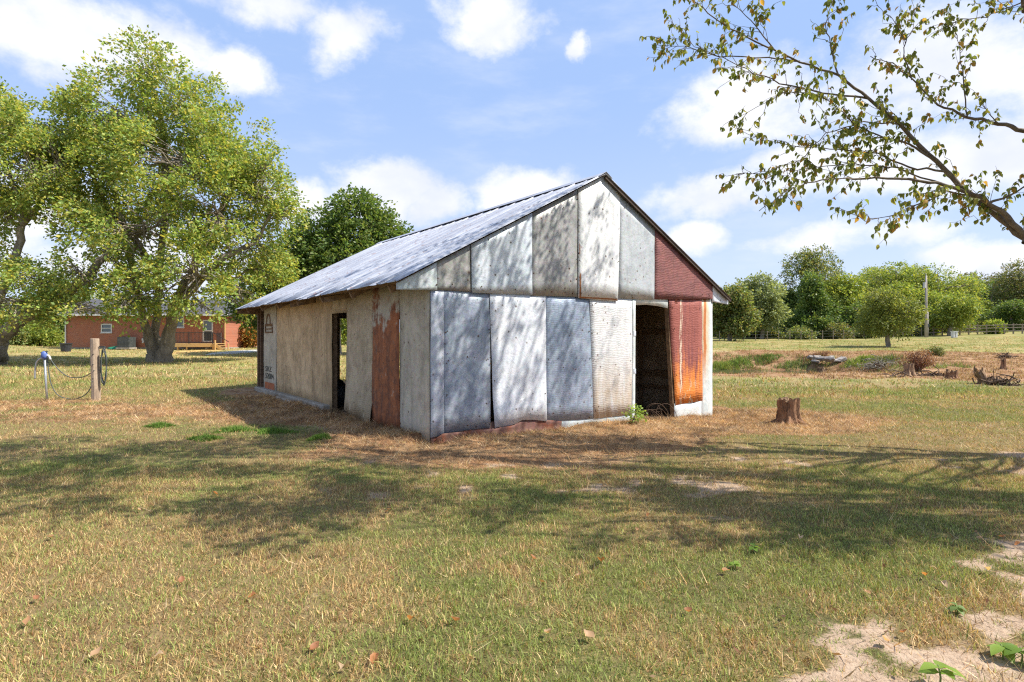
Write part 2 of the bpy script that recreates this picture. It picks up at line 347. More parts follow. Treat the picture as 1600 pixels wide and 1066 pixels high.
# ------------------------------------------------------------------ ground sheet
def build_ground():
    def axis(n, near, far, c0):
        t = np.linspace(-1, 1, n); k = 6.2
        return c0 + np.sinh(k*t) / np.sinh(k) * far
    xs = axis(430, 0, 700, 0.8); 
    ty = np.linspace(0, 1, 470); ys = 1.2 + np.sinh(6.4*ty)/np.sinh(6.4)*900
    yb = 1.2 - np.array([900, 300, 100, 40, 20, 10, 5, 2.5, 1.2, 0.5]); ys = np.concatenate([yb, ys])
    X, Y = np.meshgrid(xs, ys); Z = terr(X, Y)
    far = sstep(np.hypot(X, Y), 350, 900); Z = Z*(1-far) + 6*far
    nx, ny = len(xs), len(ys)
    i = np.arange(nx*ny).reshape(ny, nx)
    Fc = np.stack([i[:-1, :-1], i[:-1, 1:], i[1:, 1:], i[1:, :-1]], -1).reshape(-1, 4)
    straw, dirt, dry, *_ = fields(X, Y)
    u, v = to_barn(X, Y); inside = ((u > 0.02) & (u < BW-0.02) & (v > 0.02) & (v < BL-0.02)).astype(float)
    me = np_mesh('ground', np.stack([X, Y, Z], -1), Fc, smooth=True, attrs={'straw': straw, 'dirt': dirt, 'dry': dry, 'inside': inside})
    m, t = material('ground soil and turf')
    at = lambda n: t.node('ShaderNodeAttribute', {'attribute_name': n}, None, 2)
    o = t.obj(); n1 = t.noise(o, 1.2, 6, 0.65); n2 = t.noise(o, 9, 6, 0.7); n3 = t.noise(o, 45, 4, 0.7)
    n4 = t.noise(t.scale(o, (1, 2.4, 1)), 0.22, 5, 0.6)
    mixn = t.math('ADD', t.math('MULTIPLY', n2, 0.5), t.math('MULTIPLY', n3, 0.5))
    turf = t.mix(t.step(t.math('ADD', at('dry'), t.math('MULTIPLY', t.math('SUBTRACT', mixn, 0.5), 1.2)), 0.1, 0.9), (0.11, 0.10, 0.04), (0.20, 0.145, 0.07))
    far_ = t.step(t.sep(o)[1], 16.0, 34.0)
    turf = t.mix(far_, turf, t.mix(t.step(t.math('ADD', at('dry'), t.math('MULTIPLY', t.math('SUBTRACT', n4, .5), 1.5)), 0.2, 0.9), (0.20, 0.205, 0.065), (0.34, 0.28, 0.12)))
    turf = t.mix(t.step(n4, 0.45, 0.62, 0, 0.35), turf, (0.20, 0.19, 0.07))
    turf = t.mix(t.step(n3, 0.52, 0.66, 0, 0.5), turf, (0.10, 0.085, 0.035))
    turf = t.mix(t.step(n2, 0.52, 0.7, 0, 0.45), turf, (0.34, 0.25, 0.13))
    strawc = t.mix(t.step(mixn, 0.38, 0.62), (0.36, 0.20, 0.10), (0.13, 0.065, 0.035))
    strawc = t.mix(t.step(n1, 0.42, 0.62, 0, 0.5), strawc, (0.42, 0.30, 0.17))
    soil = t.mix(t.step(mixn, 0.35, 0.65), (0.47, 0.36, 0.265), (0.31, 0.22, 0.15))
    soil = t.mix(t.step(n3, 0.60, 0.68, 0, 0.7), soil, (0.15, 0.10, 0.06))
    ed = t.math('MULTIPLY', t.math('SUBTRACT', mixn, 0.5), 2.6)
    col = t.mix(t.step(t.math('ADD', at('straw'), ed), 0.35, 0.65), turf, strawc)
    col = t.mix(t.step(t.math('ADD', at('dirt'), ed), 0.36, 0.80), col, soil)
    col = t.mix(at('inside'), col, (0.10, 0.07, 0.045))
    ht = t.math('ADD', t.math('MULTIPLY', n2, 0.6), t.math('MULTIPLY', n3, 0.3))
    finish(t, principled(t, col, 0.95, 0, ht, 0.12, 0.9, 0.05))
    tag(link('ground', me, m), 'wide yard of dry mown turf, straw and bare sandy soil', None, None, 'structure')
build_ground()

# pond water low in its hollow
m, t = material('pond water'); finish(t, principled(t, (0.05, 0.05, 0.03), 0.12, 0, t.noise(t.obj(), 3, 3), 0.5, 0.15))
a = np.linspace(0, 2*np.pi, 40, endpoint=False)
V = np.stack([13 + 13.0*np.cos(a), 39.5 + 8.0*np.sin(a), np.full(40, -1.02)], -1)
me = bpy.data.meshes.new('pond_water'); me.from_pydata([tuple(p) for p in V], [], [tuple(range(40))])
tag(link('pond_water', me, m), 'dark water low in the hollow behind the barn', None, None, 'structure')

# ------------------------------------------------------------------ the barn
barn = tag(empty('metal_barn', (BC.x, BC.y, 0), BA), 'old barn patched with grey and rusty sheet metal under a gabled tin roof', 'barn')
ZB = -0.45                                        # sheets run a little below the soil
RIDGE_Z, EAVE_Z, OV = 4.70, 2.36, 0.62            # roof profile: ridge, eave tips, overhang
RU = BW / 2 + 0.02
def rake(u): return (EAVE_Z + (RIDGE_Z - EAVE_Z) * (u + OV) / (RU + OV)) if u < RU else (RIDGE_Z - (RIDGE_Z - EAVE_Z - 0.10) * (u - RU) / (BW + OV - RU))
def sheet(name, bot, top, mat, plane='F', off=0.0, thick=0.004, nz=10, du=0.13, dent=0.012, seed=0, label=None, curl=0.0):
    """one metal sheet between a lower and an upper outline (lists of (s, z)), lightly buckled; plane F = gable wall, L = long wall"""
    s0 = min(bot[0][0], top[0][0]); s1 = max(bot[-1][0], top[-1][0])
    n = max(3, int(abs(bot[-1][0] - bot[0][0]) / du) + 1)
    ks = np.linspace(0, 1, n)
    def samp(pl, k):
        pl = np.array(pl, float); d = np.abs(pl[:, 0] - pl[0, 0]); d = d / d[-1]
        return np.interp(k, d, pl[:, 0]), np.interp(k, d, pl[:, 1])
    extra = []
    pt = np.array(top, float); dd = np.abs(pt[:, 0] - pt[0, 0]); dd = dd / dd[-1]
    ks = np.unique(np.concatenate([ks, dd]))
    bs, bz = samp(bot, ks); ts, tzv = samp(top, ks)
    js = np.linspace(0, 1, nz)
    S = bs[None]*(1-js[:, None]) + ts[None]*js[:, None]; Z = bz[None]*(1-js[:, None]) + tzv[None]*js[:, None]
    D = off + dent * 1.9 * (fbm(S + seed*5.1, Z + seed, 2.2, 4, 40 + seed) - 0.5)
    if curl: D = D + curl * sstep(js, 0.25, 0.0)[:, None] * (0.5 + fbm(S*1.0, Z*0, 3.0, 2, seed))
    S = S + 0.006*(fbm(Z*3, Z*0+seed, 1.5, 2, seed) - 0.5)
    n = len(ks); i = np.arange(nz*n).reshape(nz, n); N = nz*n
    def put(S, Z, D): return np.stack([S, -D, Z], -1) if plane == 'F' else np.stack([-D, S, Z], -1)
    V = np.concatenate([put(S, Z, D + thick).reshape(-1, 3), put(S, Z, D).reshape(-1, 3)])
    q = np.stack([i[:-1, :-1], i[:-1, 1:], i[1:, 1:], i[1:, :-1]], -1).reshape(-1, 4)
    per = np.concatenate([i[0, :], i[1:, -1], i[-1, -2::-1], i[-2:0:-1, 0]]); nx = np.roll(per, -1)
    sd = np.stack([per, per + N, nx + N, nx], -1)
    Fc = np.concatenate([q, q[:, ::-1] + N, sd])
    if plane == 'L': Fc = Fc[:, ::-1]
    o = link(name, np_mesh(name, V, Fc, smooth=False), mat, barn)
    if label: o['label'] = label
    return o
def PF(*a): return [pf(x, y) for x, y in a]
def PL(*a): return [pl(x, y) for x, y in a]
PM = dict(
 a=panel_mat('panel pale corner', (0.56, 0.60, 0.66), (0.36, 0.41, 0.50), seed=1, streak=0.3, rust=0.30, metal=0.3),
 b=panel_mat('panel blue grey', (0.44, 0.49, 0.56), (0.24, 0.29, 0.37), seed=2, streak=0.4, rust=0.28, metal=0.4),
 c=panel_mat('panel bright zinc', (0.76, 0.79, 0.83), (0.56, 0.61, 0.69), seed=3, streak=0.15, rust=0.31, metal=0.25),
 d=panel_mat('panel slate zinc', (0.38, 0.44, 0.54), (0.22, 0.28, 0.37), seed=4, ribs=0.04, rust=0.30, metal=0.4),
 e=panel_mat('panel ribbed white', (0.74, 0.75, 0.76), (0.56, 0.58, 0.60), seed=5, ribs=0.08, metal=0.2, stain=(0.0, 1.5, (0.42, 0.30, 0.17), 0.75)),
 h=panel_mat('panel white with rust run', (0.72, 0.75, 0.74), (0.52, 0.58, 0.58), seed=6, metal=0.2),
 g1=panel_mat('panel pale green grey', (0.58, 0.64, 0.65), (0.43, 0.49, 0.51), seed=7, metal=0.3),
 g2=panel_mat('panel tarnished grey', (0.40, 0.405, 0.39), (0.26, 0.265, 0.265), seed=8, metal=0.35, speck=0.9, rust=0.32),
 g3=panel_mat('panel light blue zinc', (0.62, 0.68, 0.74), (0.44, 0.50, 0.57), seed=9, metal=0.3),
 g4=panel_mat('panel dull grey', (0.42, 0.425, 0.42), (0.23, 0.24, 0.245), seed=10, metal=0.35, speck=0.8, rust=0.29),
 g5=panel_mat('panel white zinc', (0.77, 0.79, 0.80), (0.58, 0.61, 0.64), seed=11, metal=0.15, speck=0.9, rust=0.31, edges=[(0, pf(902, 465)[0]+.03, .035, 2.2, 2.75), (0, pf(902, 380)[0]+.02, .02, 3.1, 3.3), (2, pf(930, 468)[1]+.02, .022, pf(903, 0)[0], pf(962, 0)[0])]),
 g6=panel_mat('panel smoke zinc', (0.52, 0.56, 0.59), (0.40, 0.44, 0.47), seed=12, metal=0.3, rust=0.33),
 g7=panel_mat('panel maroon ribbed', (0.27, 0.10, 0.09), (0.17, 0.065, 0.065), seed=13, metal=0.1, ribs=0.14, rough=0.55, streak=0.4, speck=0.3),
 p1=panel_mat('panel pale shaded', (0.54, 0.49, 0.39), (0.35, 0.31, 0.235), seed=14, metal=0.15, rust=0.26, rough=.6),
 p2=panel_mat('panel flaking rust', (0.48, 0.44, 0.36), (0.34, 0.30, 0.23), seed=15, rust=0.505, zg=(2.7, 0.7, 0.15), r1=(0.36, 0.115, 0.035), r2=(0.15, 0.05, 0.022), metal=0.1, rough=.65),
 p3=panel_mat('panel ribbed tan', (0.56, 0.455, 0.31), (0.34, 0.27, 0.175), seed=16, metal=0.1, ribs=0.08, rough=.6, stain=(-.1, .9, (0.30, 0.22, 0.12), 0.6)),
 p4=panel_mat('panel sand', (0.60, 0.44, 0.25), (0.37, 0.26, 0.14), seed=17, metal=0.1, rough=.65, streak=0.6, rust=.30),
 p5=panel_mat('panel sand wide', (0.68, 0.50, 0.29), (0.40, 0.285, 0.155), seed=18, metal=0.1, rough=.65, streak=0.6, speck=.8),
 fl=panel_mat('flashing rust', (0.20, 0.10, 0.08), (0.12, 0.06, 0.05), seed=19, rust=0.5, metal=0.1, rough=.7),
 roof=None)
# the tall rust panel: maroon above, orange below, pale drips
def rust_door_mat():
    m, t = material('panel rust orange'); o = t.obj(); xyz = t.sep(o)
    mid = t.noise(o, 6, 5, 0.65, 0.5); run = t.noise(t.scale(o, (16, 16, 0.7)), 1, 5, 0.6, 0.2); fine = t.noise(o, 70, 3, 0.6)
    z = t.math('ADD', xyz[2], t.math('ADD', t.math('MULTIPLY', t.math('SUBTRACT', mid, .5), 1.0), t.math('MULTIPLY', t.math('SUBTRACT', run, .5), 1.6)))
    col = t.mix(t.step(z, 1.25, 0.45), (0.30, 0.095, 0.075), (0.70, 0.23, 0.045))
    col = t.mix(t.step(run, 0.5, 0.66, 0, 0.6), col, (0.17, 0.055, 0.06))
    x = xyz[0]; U1 = pf(1063, 560)[0]
    wob = t.math('MULTIPLY', t.math('SUBTRACT', t.noise(t.scale(o, (1, 1, 1.5)), 2.0, 3), .5), 0.10)
    dr = t.step(t.math('ABSOLUTE', t.math('ADD', t.math('SUBTRACT', x, U1), wob)), 0.055, 0.015)
    dr = t.math('MULTIPLY', dr, t.step(t.noise(t.scale(o, (30, 30, 5)), 1, 4, 0.6), 0.40, 0.56))
    col = t.mix(dr, col, (0.66, 0.55, 0.42))
    sp = t.math('MULTIPLY', t.step(t.noise(t.scale(o, (8, 8, 5)), 1, 4, 0.6), 0.55, 0.62), t.step(xyz[2], 0.75, 0.15))
    col = t.mix(sp, col, (0.66, 0.50, 0.34))
    wv = t.node('ShaderNodeTexWave', {'wave_type': 'BANDS', 'bands_direction': 'Z'}, {'Vector': o, 'Scale': 6.0, 'Distortion': 9.0, 'Detail': 3.0}, 1)
    ht = t.math('ADD', t.math('MULTIPLY', mid, 1.0), t.math('ADD', t.math('MULTIPLY', wv, .12), t.math('MULTIPLY', fine, .04)))
    finish(t, principled(t, col, 0.62, 0.1, ht, 0.4, 0.6, 0.03)); return m
def rust_run_mat():
    m, t = material('panel white rust run'); o = t.obj(); xyz = t.sep(o)
    mid = t.noise(o, 6, 5, 0.65, 0.5); U1 = pf(1101, 560)[0]
    wob = t.math('MULTIPLY', t.math('SUBTRACT', t.noise(t.scale(o, (1, 1, 1.2)), 2.0, 3), .5), 0.12)
    q = t.math('ABSOLUTE', t.math('ADD', t.math('SUBTRACT', xyz[0], U1), wob))
    col = t.mix(t.step(mid, 0.35, 0.65), (0.70, 0.72, 0.71), (0.50, 0.57, 0.58))
    hi = t.step(xyz[2], 0.3, 1.4)
    col = t.mix(t.math('MULTIPLY', t.step(q, 0.24, 0.08), t.math('MULTIPLY', hi, 0.7)), col, (0.72, 0.50, 0.26))
    col = t.mix(t.math('MULTIPLY', t.step(q, 0.07, 0.03), hi), col, (0.50, 0.17, 0.05))
    finish(t, principled(t, col, 0.5, 0.15, mid, 0.4, 0.5, 0.02)); return m
PM['G'] = rust_door_mat(); PM['H'] = rust_run_mat()

ft = 458                                           # top row hidden behind the gable sheets
ru = pf
lap = 0.10
def TOPF(px, py): u, z = pf(px, py); return (u, z + lap)
sheet('wall_panel', PF((672, 684), (693, 680)), [TOPF(672, 454), TOPF(693, 456)], PM['a'], off=0.010, seed=1, label='narrow pale sheet folded round the near corner')
sheet('wall_panel', PF((692, 678), (730, 672), (766, 668)), [TOPF(692, 456), TOPF(765, 459)], PM['b'], off=0.004, seed=2, label='dull blue grey sheet beside the near corner')
sheet('wall_panel', PF((771, 668), (800, 664), (812, 656), (833, 656), (853, 658)), [TOPF(764, 459), TOPF(852, 462)], PM['c'], off=0.012, seed=3, label='bright zinc sheet with a torn lower edge', curl=0.02)
sheet('wall_panel', PF((852, 659), (890, 657), (928, 654)), [TOPF(851, 462), TOPF(921, 466)], PM['d'], off=0.004, seed=4, label='slate grey sheet under the middle of the gable')
sheet('wall_panel', PF((927, 654), (956, 651), (986, 648)), [TOPF(920, 466), TOPF(987, 470)], PM['e'], off=0.011, seed=5, label='whitish ribbed sheet with brown stains left of the doorway')
z_low = lambda pts: [(pf(x, y)[0], pf(x, y)[1]) for x, y in pts]
sheet('plinth_sheet', [(pf(853, 0)[0], ZB), (pf(986, 0)[0], ZB)], PF((853, 650), (985, 640)), PM['g1'], off=-0.006, nz=4, seed=6, label='pale metal strip along the foot of the wall')
sheet('plinth_sheet', [(pf(672, 0)[0] + 0.01, ZB), (pf(854, 0)[0], ZB)], PF((673, 672), (853, 648)), PM['fl'], off=-0.008, nz=4, seed=7, label='rusty brown strip behind the curled flashing')
sheet('flashing', [(pf(680, 0)[0], -0.12), (pf(877, 0)[0], -0.14)], PF((680, 684), (690, 677), (764, 670), (800, 664), (815, 656), (838, 655), (877, 658)), PM['fl'], off=0.028, nz=5, dent=0.06, seed=8, curl=0.05, label='curled brown flashing along the soil')
sheet('door_jamb', [(pf(986, 0)[0], -0.45), (pf(991, 0)[0], -0.45)], [TOPF(987, 468), TOPF(992, 468)], PM['h'], off=0.016, nz=8, dent=0.004, label='whitish strip left of the doorway')
sheet('door_header', PF((991, 477), (1016, 476), (1043, 482)), [TOPF(991, 468), TOPF(1043, 468)], PM['H'], off=0.008, nz=3, du=.3, dent=.004, label='pale strip with rust stains above the doorway')
sheet('wall_panel', PF((1054, 633), (1097, 626)), [TOPF(1043, 467), TOPF(1095, 468)], PM['G'], off=0.016, seed=9, dent=0.03, label='leaning sheet of orange and maroon rust right of the doorway')
sheet('wall_panel', [(pf(1094, 0)[0], -0.5), (BW, -0.5)], [TOPF(1094, 468), (BW, 2.5)], PM['H'], off=0.004, seed=10, label='narrow white sheet with an orange rust run at the far corner')
sheet('wall_panel', [(pf(1053, 0)[0], -0.45), (pf(1095, 0)[0], -0.5)], PF((1053, 630), (1095, 622)), PM['h'], off=0.009, nz=4, seed=11, label='short white sheet below the rusty one')
# gable sheets; upper edges follow the rake
def gable(x0, x1, bots, key, off, seed, label, trim=0.03):
    B = PF(*bots); u0 = pf(x0, 460)[0]; u1 = pf(x1, 460)[0]
    T = [(u0, rake(u0) - trim)] + ([(RU, rake(RU) - trim)] if u0 < RU < u1 else []) + [(u1, rake(u1) - trim)]
    return sheet('gable_panel', B, T, PM[key], off=off, seed=seed, label=label, nz=8)
GO = 0.034
gable(617, 680, [(617, 453), (681, 454)], 'g1', GO, 21, 'pale wedge sheet under the left end of the gable')
gable(677, 735, [(678, 453), (735, 456)], 'g2', GO - 0.008, 22, 'tarnished grey brown gable sheet')
gable(734, 829, [(735, 458), (829, 461)], 'g3', GO + 0.006, 23, 'light blue grey gable sheet')
gable(828, 902, [(828, 462), (902, 464)], 'g4', GO - 0.004, 24, 'dull dark grey gable sheet')
gable(901, 967, [(901, 466), (932, 469), (963, 471)], 'g5', GO + 0.008, 25, 'white gable sheet that reaches the peak')
gable(965, 1022, [(964, 466), (1020, 469)], 'g6', GO, 26, 'smooth smoke grey gable sheet')
gable(1021, 1111, [(1020, 468), (1111, 468)], 'g7', GO + 0.008, 27, 'maroon ribbed gable sheet')
gable(1110, 1136, [(1111, 472), (1136, 476)], 'c', GO - .004, 28, 'small white wedge sheet under the right end of the gable')
# rows of nail heads along the laps of the sheets
nm = MB()
def nail(u, z, off): nm.tube([(u, -off, z), (u, -off - .006, z)], random.uniform(.007, .013), 6)
for (x0, y0, x1, y1, off, gap_) in [(696, 470, 697, 665, .012, .45), (763, 470, 766, 655, .02, .40), (848, 470, 851, 650, .022, .38), (768, 475, 773, 655, .024, .5), (918, 475, 923, 645, .014, .42), (925, 478, 930, 640, .022, .5), (984, 480, 983, 640, .022, .5),
     (680, 446, 733, 450, .046, .25), (738, 452, 826, 455, .052, .16), (832, 455, 899, 459, .044, .22), (905, 461, 961, 466, .054, .18), (968, 461, 1018, 464, .046, .3), (1025, 463, 1105, 463, .05, .3), (738, 385, 825, 335, .052, .3), (832, 350, 899, 310, .044, .4), (902, 300, 902, 460, .054, .5), (964, 305, 963, 460, .054, .5),
     (775, 650, 848, 648, .026, .14), (700, 668, 760, 662, .016, .3), (856, 560, 915, 560, .016, .2), (775, 530, 845, 530, .026, .35), (700, 560, 760, 560, .016, .35), (1050, 480, 1058, 620, .03, .45), (1092, 480, 1094, 615, .03, .45)]:
    (ua, za), (ub_, zb) = pf(x0, y0), pf(x1, y1); n_ = max(2, int(math.hypot(ub_-ua, zb-za)/gap_))
    for k in range(n_+1):
        if random.random() < .22: continue
        t_ = k/n_; nail(ua+(ub_-ua)*t_ + random.gauss(0, .012), za+(zb-za)*t_ + random.gauss(0, .02), off)
        if random.random() < .3: nail(ua+(ub_-ua)*t_ + random.gauss(0, .04), za+(zb-za)*t_ + random.gauss(0, .05), off)
o = nm.obj('nail_heads', simple('rusty nails', (0.10, 0.055, 0.03), (0.03, 0.02, 0.015), .8), barn); o['kind'] = 'stuff'
# long wall in the shade
def PLt(px): s, _ = pl(px, 500); return (s, 2.52)
def BLg(px, py): s, z = pl(px, py); return (s, z - 0.10)
sheet('wall_panel', [BLg(672, 684), BLg(625, 672)], [PLt(672), PLt(625)], PM['p1'], 'L', 0.006, seed=31, label='pale grey sheet on the shaded side next to the near corner')
sheet('wall_panel', [BLg(626, 672), BLg(582, 659)], [PLt(625), PLt(583)], PM['p2'], 'L', 0.012, seed=32, label='sheet with a broad patch of flaking rust')
sheet('wall_panel', [BLg(583, 659), (pl(541, 0)[0], pl(541, 640)[1])], [PLt(584), PLt(543)], PM['p3'], 'L', 0.004, seed=33, dent=0.03, curl=0.05, label='ribbed tan sheet bent at its foot beside the side doorway')
sheet('wall_panel', [(pl(544, 0)[0], pl(535, 489)[1]), (pl(519, 0)[0], pl(535, 489)[1])], [PLt(544), PLt(519)], PM['p3'], 'L', 0.010, nz=3, seed=34, label='short sheet above the side doorway')
sheet('wall_panel', [(pl(520, 0)[0], -0.05), (pl(489, 0)[0], -0.02)], [PLt(520), PLt(488)], PM['p4'], 'L', 0.012, seed=35, label='sand coloured sheet left of the side doorway')
sheet('wall_panel', [(pl(490, 0)[0], 0.06), (pl(432, 0)[0], 0.06)], [PLt(489), PLt(432)], PM['p5'], 'L', 0.004, seed=36, label='wide sand coloured sheet with dark speckles')
sheet('wall_panel', [(pl(433, 0)[0], 0.06), (pl(413, 0)[0], 0.06)], [PLt(433), PLt(413)], PM['p1'], 'L', 0.010, seed=37, label='far white sheet with an emblem and black letters')
# print on the far sheet: emblem, letters, orange block (thin plates a few mm proud)
def plateL(name, x0, x1, y0, y1, mat, off, arch=False, label=None):
    s0, za = pl(x0, y0); s1, zb = pl(x1, y1); m = MB()
    z1 = pl((x0+x1)/2, y0)[1]; z0 = pl((x0+x1)/2, y1)[1]
    if arch:
        n = 14; out = []; inn = []; cs = (s0+s1)/2; rw = abs(s1-s0)/2
        for k in range(n+1):
            a = math.pi*k/n; out.append((cs + rw*math.cos(a), z0 + (z1-z0)*math.sin(a)**0.7)); inn.append((cs + rw*.62*math.cos(a), z0 + (z1-z0)*.80*math.sin(a)**0.7))
        for k in range(n):
            q = [out[k], out[k+1], inn[k+1], inn[k]]
            m.add([(-off-.003, s, z) for s, z in q] + [(-off, s, z) for s, z in q], [(0,1,2,3),(7,6,5,4),(0,4,5,1),(1,5,6,2),(2,6,7,3),(3,7,4,0)])
    else: m.box((-off-.003, min(s0, s1), z0), (-off, max(s0, s1), z1))
    o = m.obj(name, mat, barn)
    if label: o['label'] = label
ORG = simple('faded orange paint', (0.42, 0.12, 0.04), (0.30, 0.10, 0.05), .7); BRN = simple('faded brown print', (0.12, 0.055, 0.02), (0.20, 0.09, 0.03), .7)
INK = simple('black print', (0.03, 0.035, 0.03), (0.06, 0.06, 0.05), .7)
plateL('painted_block', 430, 415, 598, 613, ORG, 0.020, label='faded orange block near the foot of the sheet')
plateL('emblem', 424, 417, 490, 506, BRN, 0.022, True, 'brown arch of the emblem')
plateL('emblem_panel', 427, 415, 506, 510, BRN, 0.022); plateL('emblem_panel', 427, 415, 513.3, 515, BRN, 0.022); plateL('emblem_panel', 427, 415, 518.5, 520.5, BRN, 0.022)
for xx in (426.6, 415.6): plateL('emblem_panel', xx + .5, xx - .5, 510.1, 518.4, BRN, 0.022)
def text_part(txt, px0, px1, ytop, ybot, off):
    cu = bpy.data.curves.new('lettering', 'FONT'); cu.body = txt; cu.extrude = 0.001; cu.size = 1
    tmp = bpy.data.objects.new('lettering', cu); COL.objects.link(tmp); bpy.context.view_layer.update()
    me = bpy.data.meshes.new_from_object(tmp); bpy.data.objects.remove(tmp)
    co = np.array([v.co[:] for v in me.vertices]); mn = co.min(0); mx = co.max(0)
    s0 = pl(px0, 0)[0]; s1 = pl(px1, 0)[0]; pm = (px0+px1)/2; z1 = pl(pm, ytop)[1]; z0 = pl(pm, ybot)[1]
    for v in me.vertices:
        x = (v.co.x - mn[0])/(mx[0]-mn[0]); y = (v.co.y - mn[1])/(mx[1]-mn[1])
        v.co = (-off - (0.003 if v.co.z > 0 else 0), s0 + x*(s1-s0), z0 + y*(z1-z0))
    me.update(); link('lettering', me, INK, barn)
text_part('SRZ', 416, 425.5, 572.5, 580.5, 0.022); text_part('52004', 416, 428.5, 583.5, 592, 0.022)

# corner post and boards at the far end of the long wall
m = MB(); m.beam((-0.03, BL + 0.16, -0.1), (-0.03, BL + 0.16, 2.35), 0.11, 0.09, (1, 0, 0)); m.obj('corner_post', WOOD, barn)
m = MB(); m.beam((0.0, BL - 0.02, -0.02), (0.0, BL - 0.02, 2.35), 0.05, 0.08, (1, 0, 0)); m.obj('corner_board', WOOD, barn)
# concrete footing at the foot of the long wall
m = MB(); m.box((-0.16, 4.3, -0.4), (0.06, BL + 0.2, 0.10)); m.obj('footing', CONC, barn, bevel=0.02)
m = MB(); m.box((-0.30, 6.2, -0.4), (-0.165, 7.4, 0.05)); m.obj('footing', CONC, barn, bevel=0.02)

# hidden walls: right long wall and rear gable with its wide doorway (seen through the side doorway)
INM = panel_mat('panel inside dark', (0.50, 0.38, 0.26), (0.28, 0.20, 0.13), seed=23, rust=0.42, metal=0.1, rough=.7)
for k in range(6):
    v0 = k*BL/6; v1 = (k+1)*BL/6 + 0.03
    m = MB(); m.box((BW - 0.012 - .004*(k % 2), v0 + 0.005, -0.5), (BW - 0.006 - .004*(k % 2), min(v1, BL), 2.5)); o = m.obj('side_panel', INM, barn)
ub0 = pf(531, 0, BL)[0]; ub1 = ub0 + 2.2
for (u0, u1, z0) in ((0.02, ub0, -0.4), (ub0, ub1, 2.15), (ub1, ub1 + 1.6, -0.4), (ub1 + 1.6, BW - .02, -0.4)):
    m = MB(); T = [(u0, rake(u0) - .05)] + ([(RU, RIDGE_Z - .05)] if u0 < RU < u1 else []) + [(u1, rake(u1) - .05)]
    n = len(T); y0, y1 = BL - 0.006, BL
    vs = [(u0, y0, z0)] + [(a, y0, b) for a, b in T] + [(u1, y0, z0)]; vs2 = [(a, y1, c) for a, b, c in vs]; k = len(vs)
    m.add(vs + vs2, [tuple(range(k)), tuple(reversed(range(k, 2*k)))] + [(i, i + k, (i+1) % k + k, (i+1) % k) for i in range(k)])
    m.obj('rear_panel', INM, barn)
# timber frame seen inside the doorways
for z in (0.62, 1.62, 2.30):
    m = MB(); m.box((BW - 0.07, 0.1, z), (BW - 0.022, BL - 0.1, z + (0.14 if z > 1 else 0.09))); m.obj('wall_rail', WOODH, barn)
for z in (0.55, 0.85): m = MB(); m.box((BW - 0.12, 1.0, z - .3), (BW - 0.073, 2.6, z - .22)); m.obj('wall_rail', WOODH, barn)
for v in (0.1, 2.0, 4.22, 6.0, 8.0, 9.7):
    m = MB(); m.box((BW - 0.12, v, -0.4), (BW - 0.071, v + 0.1, 2.35)); m.obj('wall_post', WOODH, barn)
    m = MB(); m.box((0.03, v, -0.3), (0.12, v + 0.1, 2.35)); m.obj('wall_post', WOODH, barn)
m = MB(); m.box((pf(986,0)[0], 0.01, -0.4), (pf(990,0)[0], 0.10, 2.3)); m.obj('door_post', WOODH, barn)
a_, b_ = pf(1043, 482), pf(1053, 655)
m = MB(); m.beam((b_[0]+.04, 0.05, -0.4), (a_[0]+.03, 0.05, 2.3), 0.05, 0.09, (0, 1, 0)); m.obj('door_post', WOODH, barn)
for y in (521, 580):                                # small pale hinges on the left jamb
    u, z = pf(990.5, y); m = MB(); m.box((u-.04, -.028, z-.05), (u+.03, -.021, z+.05)); m.obj('hinge', PM['c'], barn)
m = MB(); m.box((0.2, 0.3, 2.28), (BW-.2, 0.34, 2.42)); m.obj('tie_beam', WOODH, barn)
# roof: separate ribbed sheets on both slopes
def roof_mat():
    m, t = material('roof tin'); o = t.obj(); o2 = t.scale(o, (1, 1, 1))
    big = t.noise(o, 0.9, 5, 0.6); mid = t.noise(o, 6, 5, 0.65)
    run = t.noise(t.scale(o, (0.7, 7.0, 0.7)), 1.3, 5, 0.65); row = t.noise(t.scale(o, (9.0, 0.9, 9.0)), 1.0, 5, 0.7)
    f = t.math('ADD', t.math('MULTIPLY', big, 0.5), t.math('MULTIPLY', run, 0.5))
    col = t.mix(t.step(f, 0.38, 0.62), (0.52, 0.54, 0.59), (0.36, 0.38, 0.44))
    col = t.mix(t.math('MULTIPLY', t.step(row, 0.56, 0.66), 0.6), col, (0.22, 0.14, 0.14))
    col = t.mix(t.math('MULTIPLY', t.step(t.noise(t.scale(o, (5, 1.2, 5), (4, 2, 0)), 1.0, 6, 0.7), 0.60, 0.68), 0.55), col, (0.30, 0.115, 0.07))
    finish(t, principled(t, col, t.math('ADD', 0.30, t.math('MULTIPLY', mid, 0.3)), 0.28, mid, 0.5, 0.3, 0.02)); return m
ROOF = roof_mat()
V0, V1 = -0.13, BL + 0.26
NS = 16
